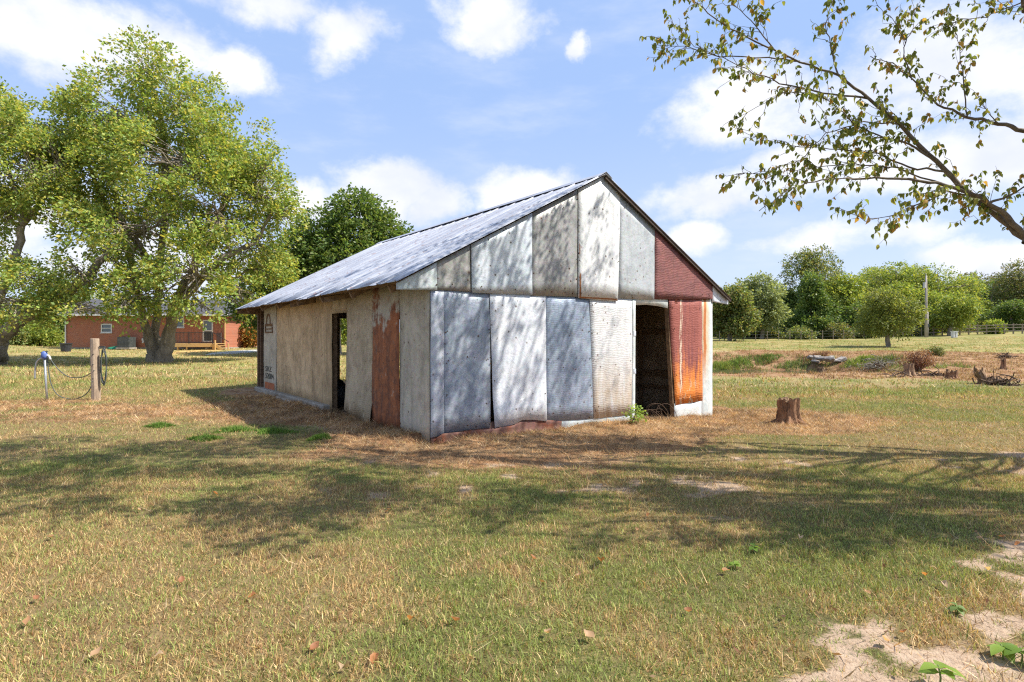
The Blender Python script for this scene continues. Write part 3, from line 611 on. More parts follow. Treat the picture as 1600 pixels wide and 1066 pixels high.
def slope(side):
    pu, pz = (-OV, EAVE_Z) if side == 0 else (BW + OV, EAVE_Z + 0.10)
    prof = [(0, 0), (0.04, 0), (0.06, .022), (0.09, .022), (0.11, 0), (0.5, .004), (0.52, .014), (0.545, .014), (0.565, .004), (0.93, 0.002), (1.0, 0)]
    L = Vector((pu - RU, 0, pz - RIDGE_Z)); nrm = Vector((-(pz-RIDGE_Z), 0, pu-RU)).normalized()
    if nrm.z < 0: nrm = -nrm
    wv = (V1 - V0) / NS
    for k in range(NS):
        va = V0 + k*wv; nz = 9; js = np.linspace(0, 1.0, nz)
        ext = 1.0 + random.uniform(-0.006, 0.012)
        verts = []; 
        for lay in (0, 1):
            for j in js:
                base = Vector((RU, 0, RIDGE_Z + 0.01)) + L * (j*ext)
                for (a, h) in prof:
                    lift = h + 0.004*(k % 2) + 0.012*(random.random()-.5)*(j > .95) - (0.003 if lay else 0)
                    sag = -0.03*math.sin(math.pi*(va + a*wv - V0)/(V1-V0))*1.0
                    p = base + nrm * (lift + sag)
                    verts.append((p.x, va + a*(wv + 0.02), p.z))
        n = len(prof); i = np.arange(nz*n).reshape(nz, n); N = nz*n
        q = np.stack([i[:-1, :-1], i[:-1, 1:], i[1:, 1:], i[1:, :-1]], -1).reshape(-1, 4)
        per = np.concatenate([i[0, :], i[1:, -1], i[-1, -2::-1], i[-2:0:-1, 0]]); nx = np.roll(per, -1)
        Fc = np.concatenate([q, q[:, ::-1] + N, np.stack([per, per + N, nx + N, nx], -1)])
        if side == 0: Fc = Fc[:, ::-1]
        link('roof_sheet', np_mesh('roof_sheet', verts, Fc), ROOF, barn)
    # purlins and rafters under the sheets
    for j in (0.03, 0.25, 0.5, 0.75, 0.97):
        c = Vector((RU, 0, RIDGE_Z - 0.045)) + L*j
        m = MB(); m.box((c.x - .045, 0.0, c.z - 0.03), (c.x + .045, V1 - 0.03, c.z + 0.0)); m.obj('purlin', WOODH, barn)
    for v in (0.35, 1.9, 3.4, 4.9, 6.4, 7.9, 9.4):
        a = Vector((RU, v, RIDGE_Z - 0.14)); b = a + L*(0.975)
        m = MB(); m.beam(a, b, 0.05, 0.12, (0, 0, 1)); m.obj('rafter', WOODH, barn)
slope(0); slope(1)
m = MB(); m.add([(RU-.17, V0-.01, RIDGE_Z-.055), (RU, V0-.01, RIDGE_Z+.048), (RU+.17, V0-.01, RIDGE_Z-.055), (RU-.17, V1+.01, RIDGE_Z-.055), (RU, V1+.01, RIDGE_Z+.048), (RU+.17, V1+.01, RIDGE_Z-.055),
      (RU-.17, V0-.01, RIDGE_Z-.060), (RU, V0-.01, RIDGE_Z+.043), (RU+.17, V0-.01, RIDGE_Z-.060), (RU-.17, V1+.01, RIDGE_Z-.060), (RU, V1+.01, RIDGE_Z+.043), (RU+.17, V1+.01, RIDGE_Z-.060)],
      [(0,1,4,3),(1,2,5,4),(9,10,7,6),(10,11,8,7),(0,6,7,1),(1,7,8,2),(3,4,10,9),(4,5,11,10),(0,3,9,6),(2,8,11,5)])
m.obj('ridge_cap', ROOF, barn)
# rake boards of the near and far gable, fascia
DK = simple('dark rusted trim', (0.10, 0.075, 0.06), (0.05, 0.04, 0.035), 0.8)
for yy, nm in ((-0.088, 'rake_board'), (V1 - .05, 'rake_board')):
    for s in (0, 1):
        e = (-OV, EAVE_Z) if s == 0 else (BW + OV, EAVE_Z + .1)
        if yy < 0 and s == 0: continue
        m = MB(); m.beam((RU + (0.02 if s else -0.02), yy, RIDGE_Z - .045), (e[0], yy, e[1] - .035), 0.04, 0.055); m.obj(nm, DK, barn)
m = MB(); m.add([(0.05, V1-.06, EAVE_Z+.10), (-OV+.01, V1-.06, EAVE_Z-.02), (-OV+.01, V1-.06, EAVE_Z-.13), (0.05, V1-.06, EAVE_Z-.15),
                 (0.05, V1-.03, EAVE_Z+.10), (-OV+.01, V1-.03, EAVE_Z-.02), (-OV+.01, V1-.03, EAVE_Z-.13), (0.05, V1-.03, EAVE_Z-.15)],
                [(0,1,2,3),(7,6,5,4),(0,4,5,1),(1,5,6,2),(2,6,7,3),(3,7,4,0)]); m.obj('fascia_board', WOODH, barn)
for vv in (3.0, 5.2):                               # broken lookout boards that hang under the eave
    m = MB(); m.beam((-0.03, vv, EAVE_Z + .02), (-0.50, vv + .25, EAVE_Z - .09), 0.04, 0.10); m.obj('lookout_board', WOODH, barn)

# black bag of rubbish just inside the side doorway
def lumpy(name, c, r, mat, parent=None, seed=0, amp=0.25, n=20, m_=12, flat=None, freq=2.5):
    th = np.linspace(0, 2*np.pi, n, endpoint=False); ph = np.linspace(0.02, np.pi-0.02, m_)
    T, Ph = np.meshgrid(th, ph); X = np.cos(T)*np.sin(Ph); Y = np.sin(T)*np.sin(Ph); Z = np.cos(Ph)
    k = 1 + amp*2*(fbm(X*freq + Z*1.7 + 5*seed, Y*freq - Z*1.3, 1.0, 3, seed) - 0.5)
    V = np.stack([c[0] + r[0]*X*k, c[1] + r[1]*Y*k, c[2] + r[2]*Z*k], -1)
    i = np.arange(n*m_).reshape(m_, n); j = np.roll(i, -1, 1)
    Fc = np.stack([i[:-1], i[1:], j[1:], j[:-1]], -1).reshape(-1, 4)
    cap = np.array([[0, 0, 0, 0]])
    return link(name, np_mesh(name, V, Fc, smooth=True), mat, parent)
BLK = simple('black plastic', (0.02, 0.022, 0.028), (0.035, 0.04, 0.055), 0.3, 0, 5, (1, 1, 1), 1.0, 0.05, 0.5)
s_, _z = pl(531, 620, 0.55); pw = BC + dF*0.55 + dL*s_
tag(lumpy('rubbish_bag', (pw.x, pw.y, 0.22), (0.24, 0.24, 0.33), BLK, None, 3, 0.4), 'crumpled black plastic bag just inside the side doorway of the barn', 'bag')

# ------------------------------------------------------------------ plants: generic tree builder
def tubes_np(paths, n=6):
    """paths: list of (points (k,3), radii (k)) -> vertices, quads"""
    Vs = []; Fs = []; b = 0
    ang = np.linspace(0, 2*np.pi, n, endpoint=False); ca, sa = np.cos(ang), np.sin(ang)
    for pts, rad in paths:
        pts = np.asarray(pts, float); k = len(pts); t = np.gradient(pts, axis=0)
        t /= np.linalg.norm(t, axis=1, keepdims=True) + 1e-9
        ref = np.array([1.0, 0.13, 0.07]) if abs(t[0, 0]) < .8 else np.array([0.1, 1.0, 0.05])
        e1 = np.cross(t, ref); e1 /= np.linalg.norm(e1, axis=1, keepdims=True) + 1e-9; e2 = np.cross(t, e1)
        r = np.asarray(rad, float)[:, None, None]
        Vs.append((pts[:, None] + r*(e1[:, None]*ca[None, :, None] + e2[:, None]*sa[None, :, None])).reshape(-1, 3))
        i = b + np.arange(k*n).reshape(k, n); j = np.roll(i, -1, 1)
        Fs.append(np.stack([i[:-1], j[:-1], j[1:], i[1:]], -1).reshape(-1, 4)); b += k*n
    return np.concatenate(Vs), np.concatenate(Fs)
def wiggle(p, q, n, amp, rng, sagz=0.0):
    p = np.asarray(p, float); q = np.asarray(q, float); t = np.linspace(0, 1, n)[:, None]
    L = np.linalg.norm(q-p); off = np.cumsum(rng.normal(0, amp*L/n, (n, 3)), 0); off -= off[-1]*t; off *= np.sin(np.pi*t)**0.5
    out = p*(1-t) + q*t + off; out[:, 2] += sagz*L*np.sin(np.pi*t[:, 0]); return out
def leaf_cards(C, D, size, rng, cols, droop=0.25, aspect=0.6):
    """kite-shaped leaves at points C, pointing roughly along D; each has 4 vertices folded along the midrib"""
    n = len(C); D = D + rng.normal(0, 0.55, (n, 3)); D[:, 2] -= droop
    D /= np.linalg.norm(D, axis=1, keepdims=True) + 1e-9
    up = rng.normal(0, 0.6, (n, 3)); up[:, 2] += 0.7
    s = np.cross(D, up); s /= np.linalg.norm(s, axis=1, keepdims=True) + 1e-9
    sz = (size * rng.uniform(0.6, 1.3, n))[:, None]
    V = np.stack([C, C + D*sz*0.55 + s*sz*aspect*0.5, C + D*sz, C + D*sz*0.5 - s*sz*aspect*0.5], 1)
    Fc = np.arange(n*4).reshape(n, 4)
    pick = cols[rng.integers(0, len(cols), n)] * rng.uniform(0.75, 1.25, (n, 1))
    return V.reshape(-1, 3), Fc, np.repeat(pick, 4, 0)
def crown(lobes, ncl, nleaf, size, rng, cols, sprig=0.5, trunk_top=None, shell=0.55, hollow=0.35, gap=0.30):
    """leaf sprigs spread through overlapping lobes; returns leaf mesh arrays and the sprig centres"""
    vol = np.array([l[3]*l[4]*l[5] for l in lobes])**(0.72); cnt = (vol / vol.sum() * ncl).astype(int) + 1
    Cs = []; Ds = []; Li = []
    for li, (l, c) in enumerate(zip(lobes, cnt)):
        d_ = rng.normal(0, 1, (c*2, 3)); d_ /= np.linalg.norm(d_, axis=1, keepdims=True)
        r = hollow + (1-hollow)*rng.random(c*2)**shell
        r *= 0.80 + 0.5*fbm(d_[:, 0]*2.2 + li*3.3 + d_[:, 2]*1.1, d_[:, 1]*2.2 - d_[:, 2]*2.0, 1.1, 3, li + 7)
        p = np.array(l[:3]) + d_*r[:, None]*np.array(l[3:6])
        nz = fbm(p[:, 0]*0.9 + p[:, 1]*0.8 + 40, p[:, 2]*1.15 - p[:, 1]*0.5, 0.55 / max(0.6, np.mean(l[3:6])*0.35), 2, 99 + li)
        keep = nz > gap; p = p[keep][:c]; d_ = d_[keep][:c]
        Cs.append(p); Ds.append(d_); Li.append(np.full(len(p), li))
    C = np.concatenate(Cs); D = np.concatenate(Ds); Li = np.concatenate(Li)
    D2 = D.copy(); D2[:, 2] = D2[:, 2]*0.5; D2 += rng.normal(0, 0.35, D2.shape); D2 /= np.linalg.norm(D2, axis=1, keepdims=True)
    n = len(C); tt = rng.random((n, nleaf))
    P_ = C[:, None] + D2[:, None]*(tt[..., None]*sprig) + rng.normal(0, sprig*0.20, (n, nleaf, 3))
    P_[..., 2] -= 0.25*sprig*tt**2
    DD = np.repeat(D2[:, None], nleaf, 1).reshape(-1, 3)
    clr = rng.random(n)
    V, Fc, K = leaf_cards(P_.reshape(-1, 3), DD, size, rng, cols)
    K = K * np.repeat(0.82 + 0.36*clr, nleaf*4)[:, None]
    return V, Fc, K, C, Li
def cols(*a): return np.array(a, float)
GRN = cols((0.085, 0.14, 0.028), (0.11, 0.17, 0.035), (0.14, 0.19, 0.045))
MAPLE = np.array((1.34, 1.52, 1.6))*cols((0.20, 0.24, 0.055), (0.25, 0.26, 0.06), (0.15, 0.20, 0.045), (0.30, 0.27, 0.07), (0.33, 0.27, 0.06), (0.18, 0.22, 0.055), (0.12, 0.165, 0.04))
DARK = 1.5*cols((0.055, 0.10, 0.025), (0.075, 0.125, 0.03), (0.095, 0.145, 0.035), (0.13, 0.16, 0.05))
OLIVE = np.array((1.1, 1.38, 1.3))*cols((0.17, 0.18, 0.06), (0.13, 0.15, 0.05), (0.22, 0.19, 0.07), (0.10, 0.12, 0.04), (0.24, 0.17, 0.07))
YEL = np.array((1.08, 1.34, 1.3))*cols((0.28, 0.27, 0.055), (0.22, 0.24, 0.05), (0.17, 0.21, 0.045), (0.33, 0.28, 0.06))
PALE = 1.4*cols((0.20, 0.24, 0.12), (0.16, 0.20, 0.09), (0.13, 0.17, 0.065), (0.24, 0.27, 0.14))
BRT = 1.35*cols((0.17, 0.23, 0.05), (0.21, 0.26, 0.055), (0.12, 0.18, 0.04), (0.26, 0.27, 0.06))
BRNL = np.array((1.15, 1.45, 1.4))*cols((0.15, 0.12, 0.05), (0.11, 0.115, 0.04), (0.19, 0.13, 0.06), (0.09, 0.10, 0.035))

def tree(name, label, cat, base, limbs, lobes, ncl, nleaf, size, palette, seed, group=None, sprig=0.5, twigs=None, bark=BARK, hollow=0.35, gap=0.30, tw=0.012):
    rng = np.random.default_rng(seed); root = tag(empty(name, base), label, cat, group)
    B = np.array(base[:3], float)
    lobes = [tuple(np.array(l[:3]) - B) + tuple(l[3:6]) for l in lobes]
    V, Fc, K, C, Li = crown(lobes, ncl, nleaf, size, rng, palette, sprig, hollow=hollow, gap=gap)
    link('crown', np_mesh('crown', V, Fc, K), LEAF, root)
    paths = []
    LP = [(np.array([np.array(p) - B for p in pts]), np.array(rad, float)) for pts, rad in limbs]
    for pts, rad in LP:
        k = len(pts); tt = np.linspace(0, k-1, (k-1)*4 + 1); base_i = np.arange(k)
        q = np.stack([np.interp(tt, base_i, pts[:, a]) for a in range(3)], 1); q[1:-1] += rng.normal(0, 0.12*rad.mean() + .01, (len(q)-2, 3))
        paths.append((q, np.interp(tt, base_i, rad) * rng.uniform(0.93, 1.07, len(tt))))
    V, Fc = tubes_np(paths, 9); link('trunk', np_mesh('trunk', V, Fc, smooth=True), bark, root)
    allp = np.concatenate([q for q, r in paths]); allr = np.concatenate([r for q, r in paths])
    tw_paths = []; cand = allp[allp[:, 2] > 0.25*allp[:, 2].max()]; cr = allr[allp[:, 2] > 0.25*allp[:, 2].max()]
    for li, l in enumerate(lobes):                       # a bough into every lobe, twigs from it to the sprigs
        c = np.array(l[:3]); dd = np.linalg.norm((cand - c)*np.array([1, 1, 1.0]) + np.array([0, 0, 0.0]), axis=1) + 2.0*np.maximum(0, cand[:, 2] - c[2] + .2)
        j = int(np.argmin(dd)); mr = np.mean(l[3:6])
        if dd[j] > 0.12*mr:
            bp = wiggle(cand[j], c + np.array([0, 0, 0.2*mr]), 7, 0.35, rng, -0.04); r0 = min(cr[j]*0.7, 0.035 + 0.04*mr)
            tw_paths.append((bp, np.linspace(r0, r0*0.4, 7)))
        else: bp = np.repeat(c[None], 3, 0); r0 = 0.04 + .03*mr
        idx = np.where(Li == li)[0]; idx = rng.choice(idx, min(len(idx), int((twigs or 26))), replace=False)
        for i in idx:
            s = bp[rng.integers(len(bp)//2, len(bp))]
            tw_paths.append((wiggle(s, C[i], 5, 0.45, rng, -0.03), np.linspace(r0*0.35, tw, 5)))
    V, Fc = tubes_np(tw_paths, 5); o = link('branches', np_mesh('branches', V, Fc, smooth=True), bark, root); o['kind'] = 'stuff'
    return root
def LB(px, py, r, Y, dy=0, ry=None, rd=None):
    p = P(px, py, Y + dy); s = Y / F
    return (p.x, p.y, p.z, r*s, (rd or r)*s, (ry or r)*s)
def LM(Y, pts, dys=None):
    return [tuple(P(x, y, Y + (dys[i] if dys else 0))) for i, (x, y, r) in enumerate(pts)], [r*Y/F for x, y, r in pts]

# big maple left of the barn
Y = 36.0; b = G(250, 566); Y = b.y; gz = b.z
lob = [LB(232, 118, 50, Y, 0), LB(282, 172, 62, Y, 1), LB(182, 185, 62, Y, -1), LB(360, 232, 62, Y, 1), LB(290, 270, 92, Y, -1), LB(185, 280, 85, Y, 1.5), LB(400, 300, 48, Y, 0),
       LB(340, 350, 80, Y, -1.5), LB(225, 370, 85, Y, -2), LB(400, 385, 52, Y, 1), LB(132, 225, 66, Y, 0), LB(295, 425, 52, Y, -3), LB(225, 448, 38, Y, -3.5, 26), LB(420, 425, 34, Y, 2), LB(318, 480, 18, Y, -3, 12), LB(165, 350, 50, Y, -1),
       LB(218, 98, 22, Y, 0), LB(415, 268, 30, Y, 0), LB(440, 335, 22, Y, 0), LB(200, 478, 26, Y, -3.5, 14), LB(372, 455, 30, Y, -1)]
lm = [LM(Y, [(241, 572, 12), (239, 550, 9), (230, 520, 6.5), (222, 486, 5.5), (212, 440, 5), (190, 350, 5), (170, 260, 3)], [0, 0, -.2, -.5, -.8, -.5, 0]),
      LM(Y, [(249, 572, 12), (247, 545, 9), (245, 520, 6), (245, 470, 5.5), (252, 400, 5), (262, 300, 6), (255, 200, 3.5), (235, 120, 2)], [0.3, .3, .5, .6, .8, .8, .5, .2]),
      LM(Y, [(256, 572, 13), (259, 545, 11), (266, 515, 8.5), (273, 480, 7.5), (296, 430, 6), (330, 370, 6), (365, 290, 4), (390, 240, 2)], [0, -.1, -.3, -.5, -.5, 0, .5, .8]),
      LM(Y, [(275, 482, 7), (310, 440, 6), (350, 400, 5), (400, 380, 3), (425, 330, 2)], [-.5, -.8, -1, 0, 0]),
      LM(Y, [(252, 440, 6), (215, 380, 5), (165, 320, 4), (130, 240, 2)], [.6, .2, -.2, 0])]
tree('maple_tree', 'tall yellow green maple with a forked grey trunk before the brick house', 'tree', (b.x, b.y, gz), lm, lob, 6900, 14, 0.21, MAPLE, 3, 'maples left of the barn', 0.75, 40, gap=0.47, hollow=.5)
for k, (dx, dy) in enumerate(((-0.9, 0.1), (0.9, -0.2), (0.2, -0.7), (-.4, -.6))): pass

# leaning maple cut by the left edge
b = G(-6, 570); Y = b.y
lob = [LB(20, 210, 52, Y, 0), LB(78, 200, 48, Y, 1), LB(95, 260, 50, Y, 0), LB(40, 270, 50, Y, -1), LB(-40, 250, 70, Y, 0), LB(-100, 330, 80, Y, 0), LB(10, 335, 34, Y, 0), LB(-60, 160, 60, Y, 1),
       LB(60, 440, 44, Y, -1, 26), LB(120, 425, 40, Y, -1, 24), LB(25, 478, 42, Y, -2, 28), LB(165, 400, 34, Y, 0, 26), LB(5, 420, 26, Y, 0), LB(190, 440, 30, Y, 0, 18), LB(140, 488, 28, Y, -2, 7), LB(190, 480, 20, Y, -2, 6), LB(88, 480, 34, Y, -1, 16), LB(-90, 440, 60, Y, 0)]
lm = [LM(Y, [(-12, 572, 20), (-8, 540, 15), (2, 525, 12), (30, 500, 11), (70, 478, 9), (105, 458, 8), (135, 435, 7), (160, 405, 5), (185, 380, 3)]),
      LM(Y, [(-6, 530, 11), (-12, 490, 8), (5, 450, 6.5), (20, 420, 6), (31, 375, 5.5), (38, 330, 4), (52, 290, 4), (60, 240, 2.5)]),
      LM(Y, [(36, 350, 5), (62, 320, 3.5), (75, 290, 3), (88, 250, 2)]), LM(Y, [(34, 330, 4), (22, 290, 3), (8, 260, 2)]),
      LM(Y, [(115, 452, 5), (150, 438, 4), (185, 432, 3), (215, 436, 2)]), LM(Y, [(-12, 520, 12), (-50, 450, 9), (-80, 370, 6), (-60, 250, 4)])]
tree('maple_tree', 'leaning maple with a low sprawling limb at the left edge of the yard', 'tree', (b.x, b.y, b.z), lm, lob, 5000, 13, 0.18, MAPLE, 4, 'maples left of the barn', 0.7, 26, gap=0.47, hollow=.5)
# dark oak rising behind the barn roof
Y = 44.0
lob = [LB(560, 352, 46, Y), LB(505, 375, 42, Y, 1), LB(470, 400, 40, Y), LB(600, 372, 32, Y, 1), LB(540, 410, 55, Y, -1), LB(440, 430, 45, Y), LB(620, 385, 26, Y), LB(500, 450, 60, Y), LB(400, 470, 40, Y, 2), LB(590, 430, 50, Y), LB(560, 330, 24, Y)]
bx = P(520, 545, Y); gz = tz(bx.x, bx.y)
tree('oak_tree', 'dense dark green tree rising behind the barn roof', 'tree', (bx.x, bx.y, gz), [LM(Y, [(520, 560, 14), (520, 500, 12), (515, 440, 9), (530, 390, 6), (550, 345, 3)]), LM(Y, [(518, 480, 8), (480, 430, 6), (460, 400, 4)]), LM(Y, [(520, 460, 8), (570, 410, 6), (600, 375, 3)])],
     lob, 6000, 10, 0.27, DARK, 5, None, 0.7, 14, gap=0.22)

# trees across the right-hand background: (centre px, top px, half width px, base px, distance, palette, kind, label)
def far_tree(name, label, px, top, hw, basepx, Y, pal, seed, nlob=9, ncl=2600, size=0.33, low=0.16, cone=False, cat='tree', group='trees along the far field edge', trunk=None):
    rng = np.random.default_rng(seed); s = Y/F
    gx = (px - CX)/F*Y; gz = tz(gx, Y); tp = P(px, top, Y).z; h = tp - gz; W = hw*s
    lobes = []
    for k in range(nlob):
        fz = low + 0.05 + (0.80-low)*(k + rng.random()*.6)/nlob
        wr = (1.0 - fz*0.92) if cone else math.sin(math.pi*min(1, max(0.12, (fz - low*0.6)/(1.10 - low*.6))))**0.6
        r = W*(0.50 if not cone else 0.40)*rng.uniform(0.6, 1.15)*(0.5 + 0.5*wr)
        a = rng.random()*6.28; q = max(0, W*wr - r*.8)*rng.uniform(0.5, 1.15)
        cx = gx + math.cos(a)*q; cy = Y + math.sin(a)*q
        rz = min(r*0.85, h*0.20)
        lobes.append((cx, cy, gz + h*fz, r, r, rz))
    lobes.append((gx, Y, gz + h*0.84, W*(0.15 if cone else .38), W*.38, h*0.14))
    tr = trunk or max(0.10, W*0.07)
    limbs = [([(gx, Y, gz - .2), (gx + .1, Y, gz + h*.25), (gx - .1, Y, gz + h*.55), (gx, Y, gz + h*.85)], [tr*1.3, tr, tr*.7, tr*.25])]
    return tree(name, label, cat, (gx, Y, gz), limbs, lobes, ncl, 7, size, pal, seed, group, size*2.2, 5, gap=0.22, hollow=0.25, tw=0.03)
far_tree('field_tree', 'brownish olive tree with low crown beside the right eave of the barn', 1140, 448, 40, 530, 74, OLIVE, 51, low=0.12)
far_tree('field_tree', 'pale grey green tree with forked open crown right of the barn', 1190, 428, 38, 525, 82, PALE, 52, low=0.2)
far_tree('field_tree', 'tallest olive tree with a ragged top behind the dark pine', 1277, 380, 48, 515, 98, OLIVE, 53, 11, 2400, low=0.2)
far_tree('pine_tree', 'dark green broad pine in front of the tallest olive tree', 1268, 424, 48, 525, 84, DARK, 54, 14, 2400, 0.36, cone=True, low=0.04)
far_tree('field_tree', 'yellowish tree between the dark pine and the round lawn tree', 1330, 428, 42, 520, 92, YEL, 55, low=0.06)
far_tree('field_tree', 'green tree standing behind the round lawn tree', 1400, 408, 55, 515, 99, BRT, 56, 11, 2300, low=0.08)
far_tree('lawn_tree', 'small round olive tree standing alone on the mown field', 1386, 452, 48, 541, 55, cols((0.20, 0.25, 0.06), (0.15, 0.20, 0.05), (0.25, 0.27, 0.07)), 57, 13, 2700, 0.20, low=0.27, trunk=0.17, group=None)
far_tree('field_tree', 'bright yellow green tree right behind the utility pole', 1466, 414, 52, 518, 96, BRT, 58, 11, 2300, low=0.06)
far_tree('field_tree', 'bright green tree left of the utility pole top', 1432, 412, 36, 518, 104, BRT, 66, 9, 1600, low=0.06)
far_tree('orchard_tree', 'small spreading tree with a dark short trunk right of the utility pole', 1484, 462, 34, 520, 84, BRT, 59, 8, 1300, 0.3, low=0.3, trunk=0.28, group=None)
far_tree('field_tree', 'dark green wide tree left of the right edge', 1552, 436, 50, 510, 112, DARK, 60, 11, 2300, low=0.05)
far_tree('field_tree', 'tall brownish tree cut by the right edge', 1604, 404, 44, 512, 104, BRNL, 61, 11, 2300, low=0.1)
far_tree('field_tree', 'dull brown green tree behind the bright yellow green one', 1515, 424, 44, 512, 122, BRNL, 62, 9, 1500, low=0.1)
far_tree('field_tree', 'low dark bushy tree under the yellowish one', 1340, 475, 40, 522, 88, DARK, 63, 7, 1200, 0.34, low=0.05)
far_tree('field_tree', 'low olive bush tree left of the pale grey green tree', 1120, 470, 26, 530, 90, DARK, 64, 7, 900, low=0.05)
far_tree('field_tree', 'low green tree behind the fence below the dark wide tree', 1580, 470, 34, 512, 96, DARK, 65, 7, 1200, low=0.05)
far_tree('field_tree', 'faint distant tree between the pale tree and the dark pine', 1228, 478, 22, 518, 128, PALE, 67, 7, 700, low=0.05)
for k, (px, top, hw, base, Y_, pal, lab) in enumerate([(1360, 418, 40, 518, 108, BRT, 'green tree filling the gap left of the green one behind the lawn tree'), (1300, 436, 34, 518, 106, OLIVE, 'olive tree just right of the tallest olive tree'),
      (1510, 432, 36, 514, 104, BRT, 'yellowish green tree right of the bright one by the pole'), (1570, 428, 34, 510, 118, BRNL, 'brownish tree between the dark wide tree and the right edge'), (1232, 452, 26, 520, 100, DARK, 'narrow dark tree left of the dark pine'),
      (1408, 440, 34, 516, 92, YEL, 'yellow green tree low behind the lawn tree on its right'), (1640, 420, 50, 512, 100, DARK, 'dark tree mostly beyond the right edge'), (1452, 455, 34, 518, 90, BRT, 'low green tree directly behind the foot of the utility pole')]):
    far_tree('field_tree', lab, px, top, hw, base, Y_, pal, 160+k, 10, 2200, low=0.04)
def wood_mass():
    rg = np.random.default_rng(77); lobes = []
    for k in range(70):
        px = rg.uniform(1090, 1700); Yw = rg.uniform(132, 150); top = 452 + 14*rg.random() + (18 if px < 1240 else 0); x = (px-CX)/F*Yw; z0 = tz(x, Yw); zt_ = P(px, top, Yw).z; r_ = rg.uniform(4, 7)
        lobes.append((x, Yw, z0 + (zt_-z0)*rg.uniform(.2, .8), r_, r_, max(2.0, (zt_-z0)*.3)))
    V, Fc, K, C, Li = crown(lobes, 16000, 5, .75, rg, np.concatenate([DARK, OLIVE, BRT]), 1.6, gap=.15); tag(link('distant_wood', np_mesh('distant_wood', V, Fc, K), LEAF), 'distant wood behind the field trees', None, None, 'stuff')
    lobes = []
    for k in range(60):
        px = rg.uniform(1120, 1440) if k % 3 else rg.uniform(1440, 1640); Yw = rg.uniform(86, 94) + 8*(px > 1440); x = (px-CX)/F*Yw; r_ = rg.uniform(1.2, 2.6); lobes.append((x, Yw, tz(x, Yw) + .7, r_, r_, rg.uniform(.7, 1.6) if px > 1230 else .5))
    V, Fc, K, C, Li = crown(lobes, 9000, 5, .30, rg, np.concatenate([DARK, OLIVE, BRNL, REDB0]), .6, gap=.15); tag(link('undergrowth', np_mesh('undergrowth', V, Fc, K), LEAF), 'tangled undergrowth along the foot of the trees', None, None, 'stuff')
REDB0 = cols((.24, .12, .08), (.20, .12, .07)); wood_mass()
# behind and beside the brick house
far_tree('field_tree', 'dark tree beside the left gable of the brick house', 85, 430, 45, 540, 62, DARK, 71, 9, 1600, 0.32, low=0.05, group='trees behind the brick house')
far_tree('field_tree', 'dense dark tree right of the brick house and its steps', 378, 478, 36, 545, 64, DARK, 72, 8, 1500, 0.3, low=0.03, group='trees behind the brick house')
far_tree('field_tree', 'green tree seen through the side doorway of the barn', 520, 470, 50, 548, 66, BRT, 73, 9, 1500, 0.3, low=0.03, group='trees behind the brick house')
far_tree('field_tree', 'pale green tree behind the house roof', 180, 455, 55, 540, 78, BRT, 74, 9, 1500, 0.32, low=0.1, group='trees behind the brick house')
far_tree('field_tree', 'low green tree far left behind the leaning maple', 20, 470, 50, 540, 72, OLIVE, 75, 8, 1300, 0.3, low=0.03, group='trees behind the brick house')

def shrub(name, label, px, py, wpx, hpx, pal, seed, n=420, size=0.12, cat='shrub', group=None, stems=14, Yo=None, stemmat=None, nleaf=7):
    g = G(px, py) if Yo is None else Vector(((px-CX)/F*Yo, Yo, tz((px-CX)/F*Yo, Yo)))
    s = g.y/F; rng = np.random.default_rng(seed); root = tag(empty(name, g), label, cat, group)
    W = wpx*s/2; Hh = hpx*s
    lobes = [(rng.uniform(-.5, .5)*W, rng.uniform(-.4, .4)*W, Hh*rng.uniform(.35, .62), W*.55, W*.5, Hh*.36) for _ in range(5)]
    V, Fc, K, C, Li = crown(lobes, n, nleaf, size, rng, pal, size*2.5, gap=0.2)
    V[:, 2] = np.maximum(V[:, 2], 0.01)
    link('foliage', np_mesh('foliage', V, Fc, K), LEAF, root)
    paths = [(wiggle((rng.normal(0, .06*W), rng.normal(0, .06*W), -0.05), C[rng.integers(len(C))], 5, .3, rng), np.linspace(.03*Hh, .008*Hh, 5)) for _ in range(stems)]
    V, Fc = tubes_np(paths, 4); o = link('stems', np_mesh('stems', V, Fc), stemmat or BARK2, root); o['kind'] = 'stuff'
    return root
ORL = cols((0.42, 0.20, 0.04), (0.36, 0.24, 0.06), (0.22, 0.20, 0.06), (0.30, 0.12, 0.04))
shrub('shrub', 'orange and yellow shrub beyond the deck steps of the house', 392, 548, 46, 42, ORL, 81, 700, 0.22, Yo=57)
shrub('shrub', 'yellow green bush on the bank left of the brick house', 62, 543, 50, 34, BRT, 82, 700, 0.22, Yo=58)
shrub('shrub', 'rounded olive bush near the left end of the bank', 18, 545, 44, 26, OLIVE, 83, 500, 0.22, Yo=56)
shrub('shrub', 'bright green bush behind the rail fence at the right', 1550, 521, 24, 20, YEL, 84, 420, 0.28, Yo=86)
for k, (px, w_, h_, pal, lab) in enumerate([(1255, 40, 17, OLIVE, 'brown green brush under the dark pine'), (1305, 44, 19, BRNL, 'dull brush right of the dark pine'), (1352, 36, 16, OLIVE, 'brush behind the lone round tree'),
        (1215, 40, 10, OLIVE, 'low brush between the pale tree and the pine'), (1165, 40, 12, BRNL, 'low brush below the brownish olive tree'), (1421, 30, 14, BRNL, 'low dark brush left of the utility pole'), (1320, 26, 12, BRT, 'pale green low brush in front of the dull brush')]):
    shrub('brush', lab, px, 527, w_, h_, pal, 90+k, 420, 0.30, 'brush', 'brush along the far fence', Yo=80+k)

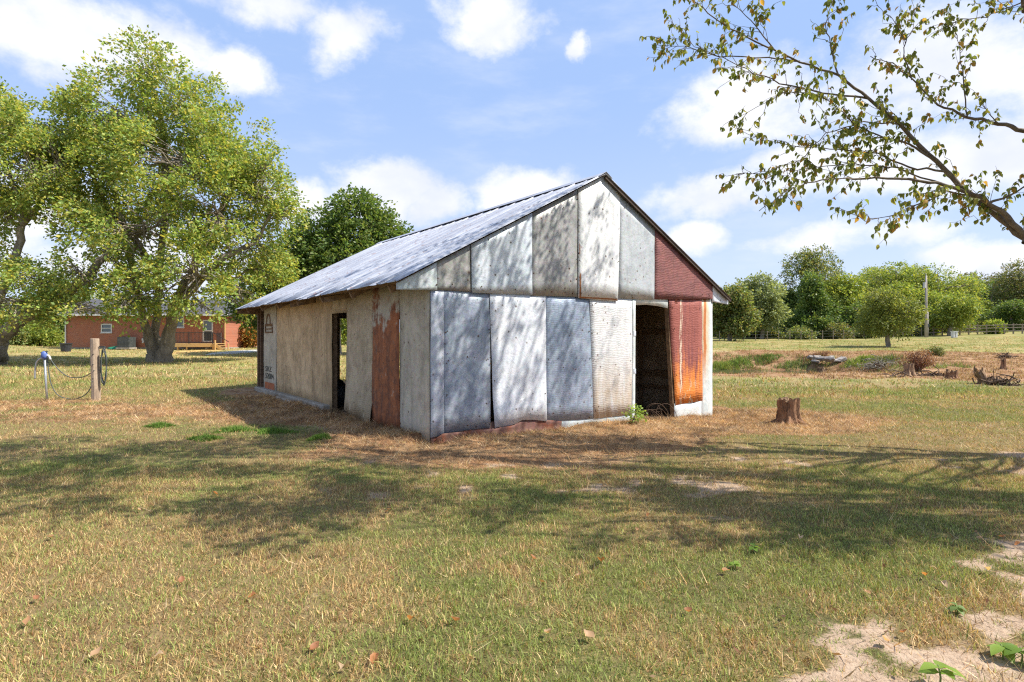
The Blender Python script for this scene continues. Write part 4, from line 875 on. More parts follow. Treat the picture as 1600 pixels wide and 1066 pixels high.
# ------------------------------------------------------------------ overhanging tree at the right
YB = 7.6
ov_base = (9.3, 7.3, tz(9.3, 7.3))
rootT = tag(empty('overhanging_tree', ov_base), 'thin leaved tree whose branches reach in from the right edge', 'tree')
B0 = np.array(ov_base)
rng = np.random.default_rng(12)
def bp(pts, r0, r1, y0, y1):
    n = len(pts); out = []
    for i, (x, y) in enumerate(pts):
        t = i/(n-1); out.append(np.array(P(x, y, y0 + (y1-y0)*t)) - B0)
    out = np.array(out); k = np.linspace(0, n-1, (n-1)*4+1); q = np.stack([np.interp(k, range(n), out[:, a]) for a in range(3)], 1)
    q[1:-1] += rng.normal(0, 0.008, (len(q)-2, 3)); return q, r1 + (r0-r1)*(1-np.linspace(0, 1, len(q)))**1.7
root_pt = np.array(P(1660, 425, 7.4)) - B0
limbs = {
 'main': bp([(1660, 425), (1600, 372), (1555, 335), (1500, 290), (1450, 240), (1405, 195), (1360, 155), (1310, 118), (1250, 96), (1180, 66), (1130, 38), (1085, 3), (1060, -30)], .050, .006, 7.4, 7.9),
 'low': bp([(1600, 368), (1565, 330), (1530, 308), (1480, 290), (1420, 281), (1350, 278), (1295, 280), (1250, 290), (1215, 308), (1186, 330)], .038, .004, 7.4, 7.0),
 'upper': bp([(1700, 230), (1600, 205), (1560, 193), (1510, 184), (1465, 163), (1425, 125), (1395, 100), (1360, 88)], .040, .005, 7.8, 8.3),
 'a': bp([(1360, 155), (1300, 148), (1230, 133), (1180, 115), (1130, 90), (1085, 72), (1050, 35)], .015, .003, 7.7, 7.4),
 'b': bp([(1250, 96), (1200, 90), (1125, 89), (1080, 74), (1040, 70), (1028, 60)], .012, .003, 7.85, 8.2),
 'c': bp([(1460, 250), (1420, 225), (1380, 215), (1335, 195), (1300, 160), (1255, 140), (1215, 150), (1150, 185)], .016, .003, 7.55, 7.2),
 'd': bp([(1475, 268), (1420, 262), (1370, 240), (1310, 233), (1250, 230), (1190, 218), (1160, 205)], .015, .003, 7.5, 7.9),
 'e': bp([(1530, 308), (1480, 300), (1440, 318), (1400, 335), (1350, 345), (1310, 325)], .014, .003, 7.4, 7.0),
 'f': bp([(1480, 290), (1400, 262), (1330, 255), (1280, 262), (1230, 268), (1180, 282)], .012, .003, 7.45, 7.7),
 'g': bp([(1425, 125), (1412, 90), (1412, 60), (1395, 30), (1370, 8)], .010, .003, 8.1, 8.2),
 'h': bp([(1412, 75), (1425, 45), (1434, 5)], .007, .003, 8.1, 8.3),
 'i': bp([(1512, 184), (1505, 130), (1500, 85), (1495, 55), (1480, 30)], .010, .003, 8.0, 8.2),
 'j': bp([(1560, 193), (1545, 175), (1525, 145)], .009, .003, 7.9, 8.0),
 'k': bp([(1640, -10), (1580, 10), (1540, 27), (1500, 33), (1470, 40)], .012, .003, 8.0, 8.3),
 'l': bp([(1310, 118), (1300, 80), (1290, 40), (1300, 0), (1315, -30)], .012, .003, 7.8, 8.1),
 'm': bp([(1210, 78), (1180, 40), (1150, 10), (1120, -20)], .010, .003, 7.85, 8.0),
 'n': bp([(1480, 250), (1470, 120)], .004, .003, 7.6, 7.9) if False else bp([(1540, 320), (1590, 300), (1640, 260)], .02, .006, 7.4, 7.2),
 'o': bp([(1600, 380), (1620, 330), (1640, 260), (1650, 180)], .03, .01, 7.4, 7.6),
 'p': bp([(1405, 195), (1350, 190), (1290, 210), (1250, 250), (1200, 268), (1150, 272)], .010, .003, 7.6, 7.5),
}
# limbs outside the view: the trunk and the crown that shades the yard
def wp(*a): return [np.array(p) - B0 for p in a]
def poly(pts, r0, r1):
    out = np.array(pts); n = len(out); k = np.linspace(0, n-1, (n-1)*5+1); q = np.stack([np.interp(k, range(n), out[:, a]) for a in range(3)], 1)
    q[1:-1] += rng.normal(0, 0.02, (len(q)-2, 3)); return q, np.linspace(r0, r1, len(q))
r1_ = root_pt + B0
trunk_pts = wp((9.3, 7.3, ov_base[2]-.3), (9.25, 7.3, 0.8), (9.1, 7.25, 1.5), (9.15, 7.2, 3.0), (9.0, 7.0, 5.0), (8.6, 6.9, 7.5), (8.2, 6.8, 9.5))
link_main = (wiggle(trunk_pts[2], root_pt, 6, .1, rng), np.linspace(.13, .064, 6))
up_root = limbs['upper'][0][0]; link_up = (wiggle(trunk_pts[3], up_root, 6, .1, rng), np.linspace(.08, .042, 6))
V, Fc = tubes_np([poly(trunk_pts, .22, .05)], 12); link('trunk', np_mesh('trunk', V, Fc, smooth=True), BARK, rootT)
V, Fc = tubes_np([link_main, link_up], 10); link('limb_bases', np_mesh('limb_bases', V, Fc, smooth=True), BARK2, rootT).name = 'limb'
for kname, (q, r) in limbs.items():
    V, Fc = tubes_np([(q, r)], 7); link('limb', np_mesh('limb', V, Fc, smooth=True), BARK2, rootT)
# crown outside the view, as boughs: (end point, base index)
hi = []
for (ex, ey, ez, k) in [(3.4, 5.6, 8.4, 4), (1.6, 7.0, 8.9, 5), (5.0, 4.6, 7.4, 4), (6.2, 6.0, 10.2, 5), (4.0, 9.6, 10.6, 5), (8.5, 4.0, 7.0, 3), (11.8, 6.5, 7.5, 4), (10.5, 9.5, 8.5, 5), (-0.2, 6.2, 8.6, 5), (7.2, 5.2, 4.9, 3), (6.0, 8.2, 7.9, 4), (8.2, 5.6, 6.3, 3)]:
    q = wiggle(trunk_pts[k], np.array((ex, ey, ez)) - B0, 14, .5, rng, 0.06); hi.append((q, np.linspace(.055, .008, 14)))
V, Fc = tubes_np(hi, 7); o = link('upper_limbs', np_mesh('upper_limbs', V, Fc, smooth=True), BARK2, rootT); o.name = 'upper_limb'; o['kind'] = 'stuff'
# twigs off every limb and the leaves that hang from them
tw = []; leafC = []; leafD = []
def twig_set(q, dens, Lr, leaf_every, jitter=0.6, lo=0.2):
    L = np.linalg.norm(np.diff(q, axis=0), axis=1).sum(); n = max(2, int(L*dens))
    for _ in range(n):
        t = lo + (1-lo)*rng.random(); f_ = t*(len(q)-1); i = int(min(f_, len(q)-2)); p = q[i] + (q[i+1]-q[i])*(f_-i)
        dr = (q[i+1]-q[i]); dr /= np.linalg.norm(dr); d2 = dr*0.9 + rng.normal(0, jitter, 3); d2 /= np.linalg.norm(d2)
        l = rng.uniform(*Lr)*(1.2 - 0.6*t); e = p + d2*l; e[2] -= 0.10*l
        w_ = wiggle(p, e, 6, 0.4, rng, 0.05); tw.append((w_, np.linspace(.0045, .0016, 6)))
        m_ = max(2, int(l/leaf_every))
        for s in rng.uniform(0.15, 1.05, m_):
            s = min(s, 1.0); j = s*5; a = int(min(j, 4)); c = w_[a] + (w_[a+1]-w_[a])*(j-a)
            leafC.append(c + rng.normal(0, .008, 3)); leafD.append(d2)
for kname, (q, r) in limbs.items():
    big = kname in ('main', 'low', 'upper')
    twig_set(q, 12 if not big else 10, (0.16, 0.60), 0.046, lo=0.10 if kname not in ('upper',) else 0.3)
nvis = len(leafC)
for q, r in hi:
    twig_set(q, 5, (0.4, 1.0), 0.09, 0.75, lo=0.35)
V, Fc = tubes_np(tw, 4); o = link('twigs', np_mesh('twigs', V, Fc, smooth=True), BARK2, rootT); o['kind'] = 'stuff'
C = np.array(leafC); D = np.array(leafD)
OVC = 1.9*cols((0.095, 0.13, 0.03), (0.13, 0.155, 0.035), (0.16, 0.18, 0.04), (0.09, 0.12, 0.03), (0.20, 0.20, 0.05), (0.25, 0.16, 0.04), (0.17, 0.175, 0.04), (0.10, 0.13, 0.035), (0.12, 0.15, 0.035))
def leaf_shape(L, W, bend, fold):
    """one pointed leaf along +x, folded along its midrib: 9 vertices, 8 triangles"""
    st = [(0, 0), (0.25, .42), (0.55, .5), (0.82, .24), (1, 0)]
    mid = [(x*L, 0, -bend*L*x*x) for x, w_ in st]
    lf = [(x*L, w_*W, -bend*L*x*x + fold*w_*W) for x, w_ in st[1:-1]]; rt = [(x*L, -w_*W, -bend*L*x*x + fold*w_*W) for x, w_ in st[1:-1]]
    v = mid + lf + rt
    f = [(0, 1, 5), (1, 2, 6), (1, 6, 5), (2, 3, 7), (2, 7, 6), (3, 4, 7), (0, 8, 1), (1, 8, 9), (1, 9, 2), (2, 9, 10), (2, 10, 3), (3, 10, 4)]
    return np.array(v), np.array(f)
vars_ = []
for k in range(18):
    v, f = leaf_shape(0.085*rng.uniform(.8, 1.15), 0.048*rng.uniform(.85, 1.15), rng.uniform(.1, .55), rng.uniform(.2, .9))
    c = OVC[k % len(OVC)]*rng.uniform(.85, 1.15); vars_.append((v, f, c))
def rot_to(dv, roll):
    x = dv/np.linalg.norm(dv); up = np.array([0, 0, 1.0]) if abs(x[2]) < .95 else np.array([0, 1.0, 0]); y = np.cross(up, x); y /= np.linalg.norm(y); z = np.cross(x, y)
    c, s = math.cos(roll), math.sin(roll); return np.stack([x, y*c + z*s, z*c - y*s], 1)
meshes = []
for v, f, c in vars_:
    me = np_mesh('leaf', v, f, np.tile(c, (len(v), 1))); me.materials.append(LEAF); meshes.append(me)
dist = np.linalg.norm(C + B0 - np.array([0, 0, H]), axis=1)
pxx = CX + F*(C[:, 0]+B0[0])/(C[:, 1]+B0[1]); pyy = HY - F*(C[:, 2]+B0[2]-H)/(C[:, 1]+B0[1])
inview = (pxx > 0) & (pxx < 1600) & (pyy > 0) & (np.arange(len(C)) < len(C))
order = np.argsort(np.where(inview, dist, dist + 1e3)); single = set(order[:300].tolist())
Vs = []; Fs = []; Ks = []; b = 0
for i in range(len(C)):
    dv = np.array([rng.normal(0, .45), rng.normal(0, .45), -0.8]) + 0.35*D[i]
    Rm = rot_to(dv, rng.uniform(-1.2, 1.2)); k = rng.integers(len(vars_)); v, f, c = vars_[k]; sc = rng.uniform(.65, 1.15)*(1.0 if i < nvis else 1.35)
    if i in single:
        o = bpy.data.objects.new('leaf', meshes[k]); COL.objects.link(o); o.parent = rootT
        M = Matrix(Rm.tolist()).to_4x4() @ Matrix.Scale(sc, 4); M.translation = C[i].tolist(); o.matrix_local = M
    else:
        vv = (v*sc) @ Rm.T + C[i]; Vs.append(vv); Fs.append(f + b); Ks.append(np.tile(c*rng.uniform(.8, 1.2), (len(v), 1))); b += len(v)
o = link('foliage', np_mesh('foliage', np.concatenate(Vs), np.concatenate(Fs), np.concatenate(Ks)), LEAF, rootT); o['kind'] = 'stuff'

# crowns above and right of the view whose shade falls on the yard, the wall and the roof
def hgt_target(p, h): return np.array((p[0] + h*to_sun.x/to_sun.z, p[1] + h*to_sun.y/to_sun.z, p[2] + h))
SH1, SH2 = [], []
def in_view(p): return (p[1] > 0.5) & (np.abs(p[0]) < 2.2*p[1]) & ((p[2]-H) < 0.612*p[1]) 
def shade_from(p, r, n, up=0.0):
    h = 3.0
    while in_view(hgt_target(p, h) - np.array([r*.8, 0, r*.9])) and h < 14: h += .25
    c = hgt_target(p, h + up); (SH2 if c[1] < 8.2 and c[0] < 5.2 else SH1).append((tuple(c), r, n))
for px, py, r, n in [(60, 760, .8, 90), (130, 790, .6, 50), (400, 740, .7, 90), (480, 750, .6, 80), (560, 760, .5, 60), (260, 690, .7, 80), (520, 690, .5, 40), (420, 840, .35, 40), (480, 845, .3, 30), (20, 700, 1.0, 130), (90, 735, .9, 90), (170, 715, 1.0, 100), (250, 735, .8, 80), (330, 705, .9, 90), (420, 690, .8, 70), (60, 780, .7, 60), (190, 765, .7, 60), (300, 790, .5, 40),
        (380, 800, .5, 55), (450, 810, .6, 70), (530, 790, .55, 60), (600, 770, .6, 60), (330, 830, .35, 25), (700, 790, .5, 45), (560, 720, .5, 35), (640, 730, .45, 30), (760, 800, .5, 45), (850, 775, .45, 40), (930, 740, .4, 35), (1000, 765, .45, 60),
        (1080, 780, .45, 65), (1160, 800, .5, 80), (1240, 805, .5, 75), (1330, 815, .5, 70), (1430, 825, .5, 60), (1540, 835, .5, 60), (1220, 840, .4, 40), (1320, 850, .4, 30), (940, 850, .4, 25), (1080, 835, .4, 30), (-120, 730, 1.2, 110), (-260, 760, 1.2, 100)]:
    g_ = G(px, py); shade_from((g_.x, g_.y, g_.z), r, int(n*1.15))
for px, py, r, n in [(690, 500, .38, 26), (700, 600, .40, 30), (740, 540, .35, 26), (735, 620, .35, 26), (790, 520, .30, 12), (820, 600, .32, 14), (880, 510, .36, 22), (885, 590, .42, 28), (690, 655, .3, 16),
        (760, 400, .40, 18), (800, 440, .32, 12), (860, 345, .40, 22), (870, 430, .42, 24), (925, 330, .42, 20), (935, 420, .38, 16), (950, 520, .3, 6), (710, 440, .35, 20), (650, 430, .3, 16), (960, 600, .3, 5)]:
    u, z = pf(px, py); q_ = BC + dF*u; shade_from((q_.x, q_.y, z), r, n)
for u, v, r, n in [(0, .4, .45, 30), (-.1, 1.6, .5, 30), (0, 3.0, .5, 26), (.3, 4.6, .5, 20), (.9, .5, .4, 22), (.9, 2.0, .4, 14), (1.8, .4, .4, 18), (2.8, .3, .35, 12), (-.2, 6.0, .5, 14)]:
    q_ = BC + dF*u + dL*v; shade_from((q_.x, q_.y, rake(u)), r, n)
def shade_crown(root, base, lobes, seed, tp):
    rg = np.random.default_rng(seed); Vs = []; Fs = []; Ks = []; b = 0; paths = []
    for c, r, n in lobes:
        c = np.array(c); th = rg.normal(0, 1, (n, 3)); th /= np.linalg.norm(th, axis=1, keepdims=True); p = c + th*(rg.random((n, 1))**.5)*np.array([r, r, r*.55])
        p = p[fbm(p[:, 0], p[:, 1], 2.2, 2, seed) > .40]
        dd = rg.normal(0, 1, p.shape); dd[:, 2] -= .3; dd /= np.linalg.norm(dd, axis=1, keepdims=True)
        lf = (p[:, None] + dd[:, None]*rg.random((len(p), 12, 1))*.38 + rg.normal(0, .05, (len(p), 12, 3))).reshape(-1, 3)
        vis = (lf[:, 1] > .5) & (np.abs(lf[:, 0]) < .95*lf[:, 1] + .15) & ((lf[:, 2]-H) < .60*lf[:, 1] + .14) & ((lf[:, 2]-H) > -.6*lf[:, 1]); lf = lf[~vis]
        V, Fc, K = leaf_cards(lf - base, rg.normal(0, 1, lf.shape), .085, rg, OVC, .5, .62); Vs.append(V); Fs.append(Fc + b); Ks.append(K); b += len(V)
        st = tp[int(np.argmin(np.linalg.norm(tp + base - c, axis=1) + 2*np.maximum(0, (tp + base)[:, 2] - c[2])))]
        
        for up in range(12):
            mid = (st + c - base)*.5; mid[2] += .4 + .45*up; q = wiggle(st, mid, 7, .3, rg); q2 = wiggle(mid, c - base, 7, .35, rg)
            w_ = np.concatenate([q, q2]) + base
            if not np.any((w_[:, 1] > .3) & (np.abs(w_[:, 0]) < .93*w_[:, 1]) & ((w_[:, 2]-H) < .62*w_[:, 1])): break
        paths.append((np.concatenate([q, q2[1:]]), np.linspace(.035, .007, 13)))
        for i in rg.choice(len(p), min(7, len(p)), replace=False): paths.append((wiggle(c - base, p[i] - base, 5, .4, rg), np.linspace(.008, .003, 5)))
    o = link('upper_foliage', np_mesh('upper_foliage', np.concatenate(Vs), np.concatenate(Fs), np.concatenate(Ks)), LEAF, root); o['kind'] = 'stuff'
    V, Fc = tubes_np(paths, 5); o = link('boughs', np_mesh('boughs', V, Fc, smooth=True), BARK2, root); o['kind'] = 'stuff'
shade_crown(rootT, B0, SH1, 31, np.array(trunk_pts)[3:])
b2 = np.array((10.8, 4.0, tz(10.8, 4.0))); root2 = tag(empty('yard_tree', tuple(b2)), 'second tree just outside the right edge whose long boughs shade the front lawn', 'tree')
tp2 = [np.array(p) for p in ((0, 0, -.3), (.05, 0, 1.2), (0, .1, 3.0), (-.3, .4, 5.2), (-.9, .8, 7.2), (-2.0, 1.4, 8.6), (-4.0, 2.2, 9.6), (-6.5, 3.0, 10.2))]
V, Fc = tubes_np([poly(tp2, .26, .07)], 12); link('trunk', np_mesh('trunk', V, Fc, smooth=True), BARK, root2)
shade_crown(root2, b2, SH2, 32, np.array(tp2)[3:])

# ------------------------------------------------------------------ brick house
HYd = 53.0; gz0 = 0.42
def hx(px): return (px - CX)/F*HYd
def hz_(py, Y=HYd): return H + (HY - py)/F*Y
hx0, hx1 = hx(103), hx(352); zt = hz_(491); hbase = hz_(546)
house = tag(empty('brick_house', ((hx0+hx1)/2, HYd, 0)), 'low red brick house with a dark shingle roof behind the big maple', 'house')
ox = (hx0+hx1)/2
def HB(name, x0, x1, y0, y1, z0, z1, mat, parent=house, bevel=0, label=None):
    m = MB(); m.box((x0-ox, y0, z0), (x1-ox, y1, z1)); o = m.obj(name, mat, parent, bevel=bevel)
    if label: o['label'] = label
    return o
def brick_mat():
    m, t = material('red brick'); o = t.obj(); r = t.node('ShaderNodeMapping', None, {0: o, 2: (R(90), 0, 0)})
    br = t.node('ShaderNodeTexBrick', None, {'Vector': r, 'Color1': (0.42, 0.135, 0.075, 1), 'Color2': (0.30, 0.09, 0.05, 1), 'Mortar': (0.34, 0.25, 0.19, 1), 'Scale': 1.0, 'Mortar Size': 0.010, 'Brick Width': 0.21, 'Row Height': 0.075}, None)
    n = t.noise(o, 1.5, 4); col = t.mix(t.step(n, .4, .65, 0, .4), br.outputs[0], (0.40, 0.13, 0.07))
    finish(t, principled(t, col, .85, 0, br.outputs[1], .2, -.4, .01)); return m
BRICK = brick_mat(); WHT = simple('white trim', (0.72, 0.72, 0.70), (0.62, 0.62, 0.60), .6, 0, 3, bump=.05)
m, t = material('window glass'); finish(t, principled(t, (0.10, 0.13, 0.15), 0.08, 0, None, 0.8)); GLASS = m
SHN = simple('dark shingles', (0.11, 0.11, 0.12), (0.06, 0.06, 0.07), .9, 0, 5, (1, 4, 8), .6)
NEWW = simple('new yellow lumber', (0.62, 0.42, 0.18), (0.50, 0.32, 0.13), .7, 0, 4, (1, 8, 8), .2)
BLKM = simple('black metal', (0.03, 0.03, 0.03), (0.05, 0.05, 0.05), .5)
wins = [(158, 175, 506, 520), (271, 288, 488, 512)]; doorp = (317, 333, 500, 534)
def wall_with_holes(holes, x0, x1, z0, z1, y0, th, name, mat):
    xs = sorted(set([x0, x1] + [h[0] for h in holes] + [h[1] for h in holes])); m = MB()
    for a, b in zip(xs[:-1], xs[1:]):
        zs = [z0]; 
        for h in holes:
            if h[0] <= a + 1e-6 and h[1] >= b - 1e-6: zs += [h[2], h[3]]
        zs.append(z1)
        for k in range(0, len(zs), 2):
            if zs[k+1] - zs[k] > .01: m.box((a-ox, y0, zs[k]), (b-ox, y0+th, zs[k+1]))
    return m.obj(name, mat, house)
holes = [(hx(a), hx(b), hz_(d_), hz_(c)) for a, b, c, d_ in wins] + [(hx(doorp[0]), hx(doorp[1]), hz_(doorp[3]), hz_(doorp[2]))]
wall_with_holes(holes, hx0, hx1, hz_(543), zt, 0, 0.25, 'wall', BRICK)
HB('wall', hx0, hx0+.25, 0.252, 7.7, hz_(543), zt, BRICK); HB('wall', hx1-.25, hx1, 0.252, 7.7, hz_(543), zt, BRICK); HB('wall', hx0, hx1, 7.702, 7.95, hz_(543), zt, BRICK)
HB('foundation', hx0-.05, hx1+.05, -0.05, 8.0, -0.2, hz_(543)-.004, CONC)
for a, b, c, d_ in wins:
    x0, x1, z0, z1 = hx(a), hx(b), hz_(d_), hz_(c); fr = MB()
    for q in ((x0, x0+.09, z0, z1), (x1-.09, x1, z0, z1), (x0+.09, x1-.09, z0, z0+.09), (x0+.09, x1-.09, z1-.09, z1), (x0+.09, x1-.09, (z0+z1)/2-.03, (z0+z1)/2+.03)): fr.box((q[0]-ox, -.03, q[2]), (q[1]-ox, .08, q[3]))
    wn_ = fr.obj('window', WHT, house)
    HB('pane', x0+.09, x1-.09, .03, .05, z0+.09, z1-.09, GLASS, wn_); HB('sill', x0-.06, x1+.06, -.08, -.032, z0-.06, z0, WHT, wn_)
x0, x1, z0, z1 = hx(doorp[0]), hx(doorp[1]), hz_(doorp[3]), hz_(doorp[2])
fr = MB()
for q in ((x0, x0+.12, z0, z1), (x1-.12, x1, z0, z1), (x0+.12, x1-.12, z1-.10, z1), (x0+.12, x1-.12, (z0+z1)/2-.05, (z0+z1)/2+.05), (x0+.12, x1-.12, z0, z0+.08)): fr.box((q[0]-ox, -.03, q[2]), (q[1]-ox, .08, q[3]))
dr = fr.obj('door', WHT, house); dr['label'] = 'white storm door with glass above and a dark panel below'
HB('pane', x0+.12, x1-.12, .03, .05, (z0+z1)/2+.05, z1-.10, GLASS, dr); HB('screen', x0+.12, x1-.12, .03, .05, z0+.08, (z0+z1)/2-.05, BLKM, dr)
# roof with overhang, gutter, downspout, meter box
rz0, rz1 = zt + 0.05, hz_(468, 57)
m = MB(); a0, a1 = hx0-ox-.5, hx1-ox+.5
m.add([(a0,-.55,rz0-.08),(a1,-.55,rz0-.08),(a1,4,rz1),(a0,4,rz1),(a0,8.5,rz0-.08),(a1,8.5,rz0-.08),(a0,-.55,rz0-.22),(a1,-.55,rz0-.22),(a0,8.5,rz0-.22),(a1,8.5,rz0-.22)],
      [(0,1,2,3),(3,2,5,4),(0,6,7,1),(4,5,9,8),(6,8,9,7),(0,3,4,8,6),(1,7,9,5,2)])
rf = m.obj('roof', SHN, house)
m = MB(); m.box((-.25+0.5, 3.6, rz1-.4), (.25+.5, 4.1, rz1+.5)); m.obj('chimney', BRICK, rf)
HB('gutter', hx0-.5, hx1+.5, -.70, -.555, rz0-.22, rz0-.06, WHT); HB('downspout', hx0-.02, hx0+.08, -.12, -.055, .4, rz0-.225, WHT)
HB('meter_box', hx(340), hx(347), -.22, -.003, hz_(536), hz_(520), simple('dark brown box', (0.09, .06, .055), None, .6)); HB('corner_trim', hx(350.5), hx(352.5), -.06, -.003, hz_(541), rz0-.23, NEWW)
# deck of new lumber with black railing
dz = hz_(537, 51.4)
deck = tag(empty('wooden_deck', (hx(302), 51.2, 0)), 'new yellow lumber deck with black railing and steps against the brick house', 'deck')
def DX(px, Y=51.2): return (px-CX)/F*Y - (hx(302))
dx0, dx1 = DX(262), DX(338)
for k in range(9):
    m = MB(); y0 = -.25 + k*.205; m.box((dx0, y0, dz-.04), (dx1, y0+.19, dz)); m.obj('deck_board', NEWW, deck)
m = MB(); m.box((dx0, -.30, dz-.30), (dx1, -.255, dz-.002)); m.obj('rim_board', NEWW, deck)
for px in (280, 294, 335): m = MB(); m.box((DX(px)-.06, -.25, -.1), (DX(px)+.06, -.13, dz-.042)); m.obj('deck_post', NEWW, deck)
for px in (268, 297, 334): m = MB(); m.box((DX(px)-.035, -.22, dz), (DX(px)+.035, -.15, dz+1.02)); m.obj('railing_post', BLKM, deck)
m = MB(); m.box((dx0, -.20, dz+.98), (DX(334), -.16, dz+1.02)); m.box((dx0, -.20, dz+.08), (DX(334), -.16, dz+.12))
nb = 34
for k in range(nb): x = dx0 + (DX(334)-dx0)*(k+.5)/nb; m.box((x-.012, -.19, dz+.12), (x+.012, -.17, dz+.98))
m.obj('railing', BLKM, deck)['kind'] = 'stuff'
for k in range(4):
    z = dz - .19*(k+1); m = MB(); m.box((dx1 + .29*k, -.25, z-.04), (dx1 + .29*k+.30, .9, z)); m.obj('step', NEWW, deck)
m = MB(); m.beam((dx1, -.28, dz-.10), (dx1+1.25, -.28, dz-.92), .05, .26); m.obj('stringer', NEWW, deck)
for q in (0.03, 1.2):
    m = MB(); m.box((dx1+q, -.40, dz-.9), (dx1+q+.10, -.31, dz+.32 - q*.25)); m.obj('stair_post', NEWW, deck)
m = MB(); m.beam((DX(334)+.05, -.18, dz+1.0), (dx1+1.3, -.36, dz+.15), .04, .05); m.obj('handrail', BLKM, deck)
# yard things by the house
GRY = simple('grey louvres', (0.09, 0.10, 0.10), (0.05, .06, .06), .6, .3)
ac = tag(empty('air_conditioner', (hx(208), 52.1, hz_(543, 52))), 'square grey air conditioner unit against the brick wall', 'air conditioner')
m = MB(); m.box((-.55, -.45, 0), (.55, .45, .95)); m.obj('case', GRY, ac)
for k in range(8): m = MB(); m.box((-.50, -.475, .08+k*.105), (.50, -.452, .12+k*.105)); m.obj('louvre', simple('louvre', (.14, .15, .15)) if k == 0 else bpy.data.materials['louvre'], ac)
m = MB(); m.tube([(0, 0, .952), (0, 0, 1.0)], .36, 14); m.obj('fan_guard', BLKM, ac)
m = MB(); m.box((-.62, -.55, -.15), (.62, .5, -.002)); m.obj('pad', CONC, ac)
bn = tag(empty('planter_tub', tuple(G(103, 550))), 'black round tub at the left corner of the brick house', 'tub')
m = MB(); m.tube([(0, 0, -.02), (0, 0, .6), (0, 0, .72)], [.33, .42, .45], 14); m.obj('tub', BLK, bn); m = MB(); m.tube([(0, 0, .66), (0, 0, .735)], [.47, .47], 14, False); m.obj('rim', BLK, bn)
GT = simple('green tarp', (0.02, 0.24, 0.14), (0.02, .16, .10), .5)
g = G(181, 546); tag(lumpy('green_tarp', (g.x, g.y, g.z+.05), (.75, .4, .2), GT, None, 5, .5), 'crumpled green tarp on the ground left of the air conditioner', 'tarp')
g = G(226, 548); vb = tag(empty('dryer_hood', (hx(225), HYd, hz_(531))), 'small white vent hood on the brick wall', 'vent'); m = MB(); m.box((-.14, -.16, -.12), (.14, -.01, .14)); m.obj('hood', WHT, vb, bevel=.03); m = MB(); m.tube([(0, -.08, -.13), (0, -.2, -.3)], .07, 8); m.obj('outlet', WHT, vb)
# straw and gravel spread before the deck
def patch(name, px0, px1, py0, py1, mat, label, lift=.02, seed=1, kind='structure'):
    n = 26; c = G((px0+px1)/2, (py0+py1)/2); e0 = G(px0, (py0+py1)/2); ez = G((px0+px1)/2, py1); e1 = G((px0+px1)/2, py0)
    rx = abs(c.x-e0.x); ry = min(abs(e1.y-ez.y)/2, 6); vs = [(c.x, c.y, tz(c.x, c.y)+lift+.03)]
    for ring in (.5, 1):
        for k in range(n):
            a = 6.283*k/n; q = ring*(1+.25*(float(fbm(math.cos(a)*2+seed*4, math.sin(a)*2, 1.0, 2, seed))-.5)); x = c.x+rx*q*math.cos(a); y = c.y+ry*q*math.sin(a); vs.append((x, y, tz(x, y)+(lift if ring < 1 else -.02)))
    fs = [(0, 1+k, 1+(k+1) % n) for k in range(n)] + [(1+k, 1+n+k, 1+n+(k+1) % n, 1+(k+1) % n) for k in range(n)]
    me = bpy.data.meshes.new(name); me.from_pydata(vs, [], fs); tag(link(name, me, mat), label, None, None, kind)
patch('straw_mulch', 262, 345, 543, 556, simple('straw mulch', (0.58, 0.38, 0.13), (0.42, .27, .10), .95, 0, 8), 'orange straw spread in front of the deck')
patch('gravel_path', 338, 405, 545, 555, simple('pale gravel', (0.50, 0.50, 0.48), (0.34, .34, .33), .95, 0, 30), 'pale gravel at the foot of the steps', .03, 3)
# low tan building far left beyond the bank
fb = tag(empty('tan_shed', (P(40, 530, 78).x, 78, tz(P(40, 530, 78).x, 78))), 'tan low shed beyond the bushes at the far left', 'shed')
TAN = simple('tan siding', (.55, .42, .28), (.45, .33, .22), .8)
m = MB(); m.box((-2.3, 0, -.3), (2.3, 4, 1.7)); m.obj('wall', TAN, fb); m = MB(); m.add([(-2.6,-.4,1.7),(2.6,-.4,1.7),(2.6,2,2.4),(-2.6,2,2.4),(-2.6,4.4,1.7),(2.6,4.4,1.7)], [(0,1,2,3),(3,2,5,4),(0,3,4),(1,5,2)]); m.obj('roof', TAN, fb)
for k in range(3): m = MB(); m.box((-1.7+k*1.3, -.03, .5), (-1.1+k*1.3, -.002, 1.2)); m.obj('window', GLASS, fb)

# ------------------------------------------------------------------ hydrant, hoses, post
g = G(150, 626); pst = tag(empty('wooden_post', g), 'round weathered wooden post standing in the straw left of the barn', 'post')
PW = simple('pale grey post wood', (0.46, 0.36, 0.26), (0.28, .21, .15), .85, 0, 5, (2, 2, .5), .8, .01)
s = g.y/F
m = MB(); m.tube([(0, 0, -.2), (.0, 0, .3), (-.02, 0, .8), (-.03, 0, 96*s), (-.03, 0, 96*s+.012)], [.105, .100, .097, .095, .085], 12, True, .05); m.obj('post_shaft', PW, pst, smooth=False)
for zz in (.55, .9, 1.15): m = MB(); m.tube([(0, -.09, zz), (.0, -.115, zz)], .012, 6); m.obj('nail', BLKM, pst)
HOS = simple('grey green hose', (0.10, 0.12, 0.11), (.06, .07, .065), .5, 0, 8)
def atp(px, py, dy=0): q = P(px, py, g.y+dy); return (q.x, q.y, q.z)
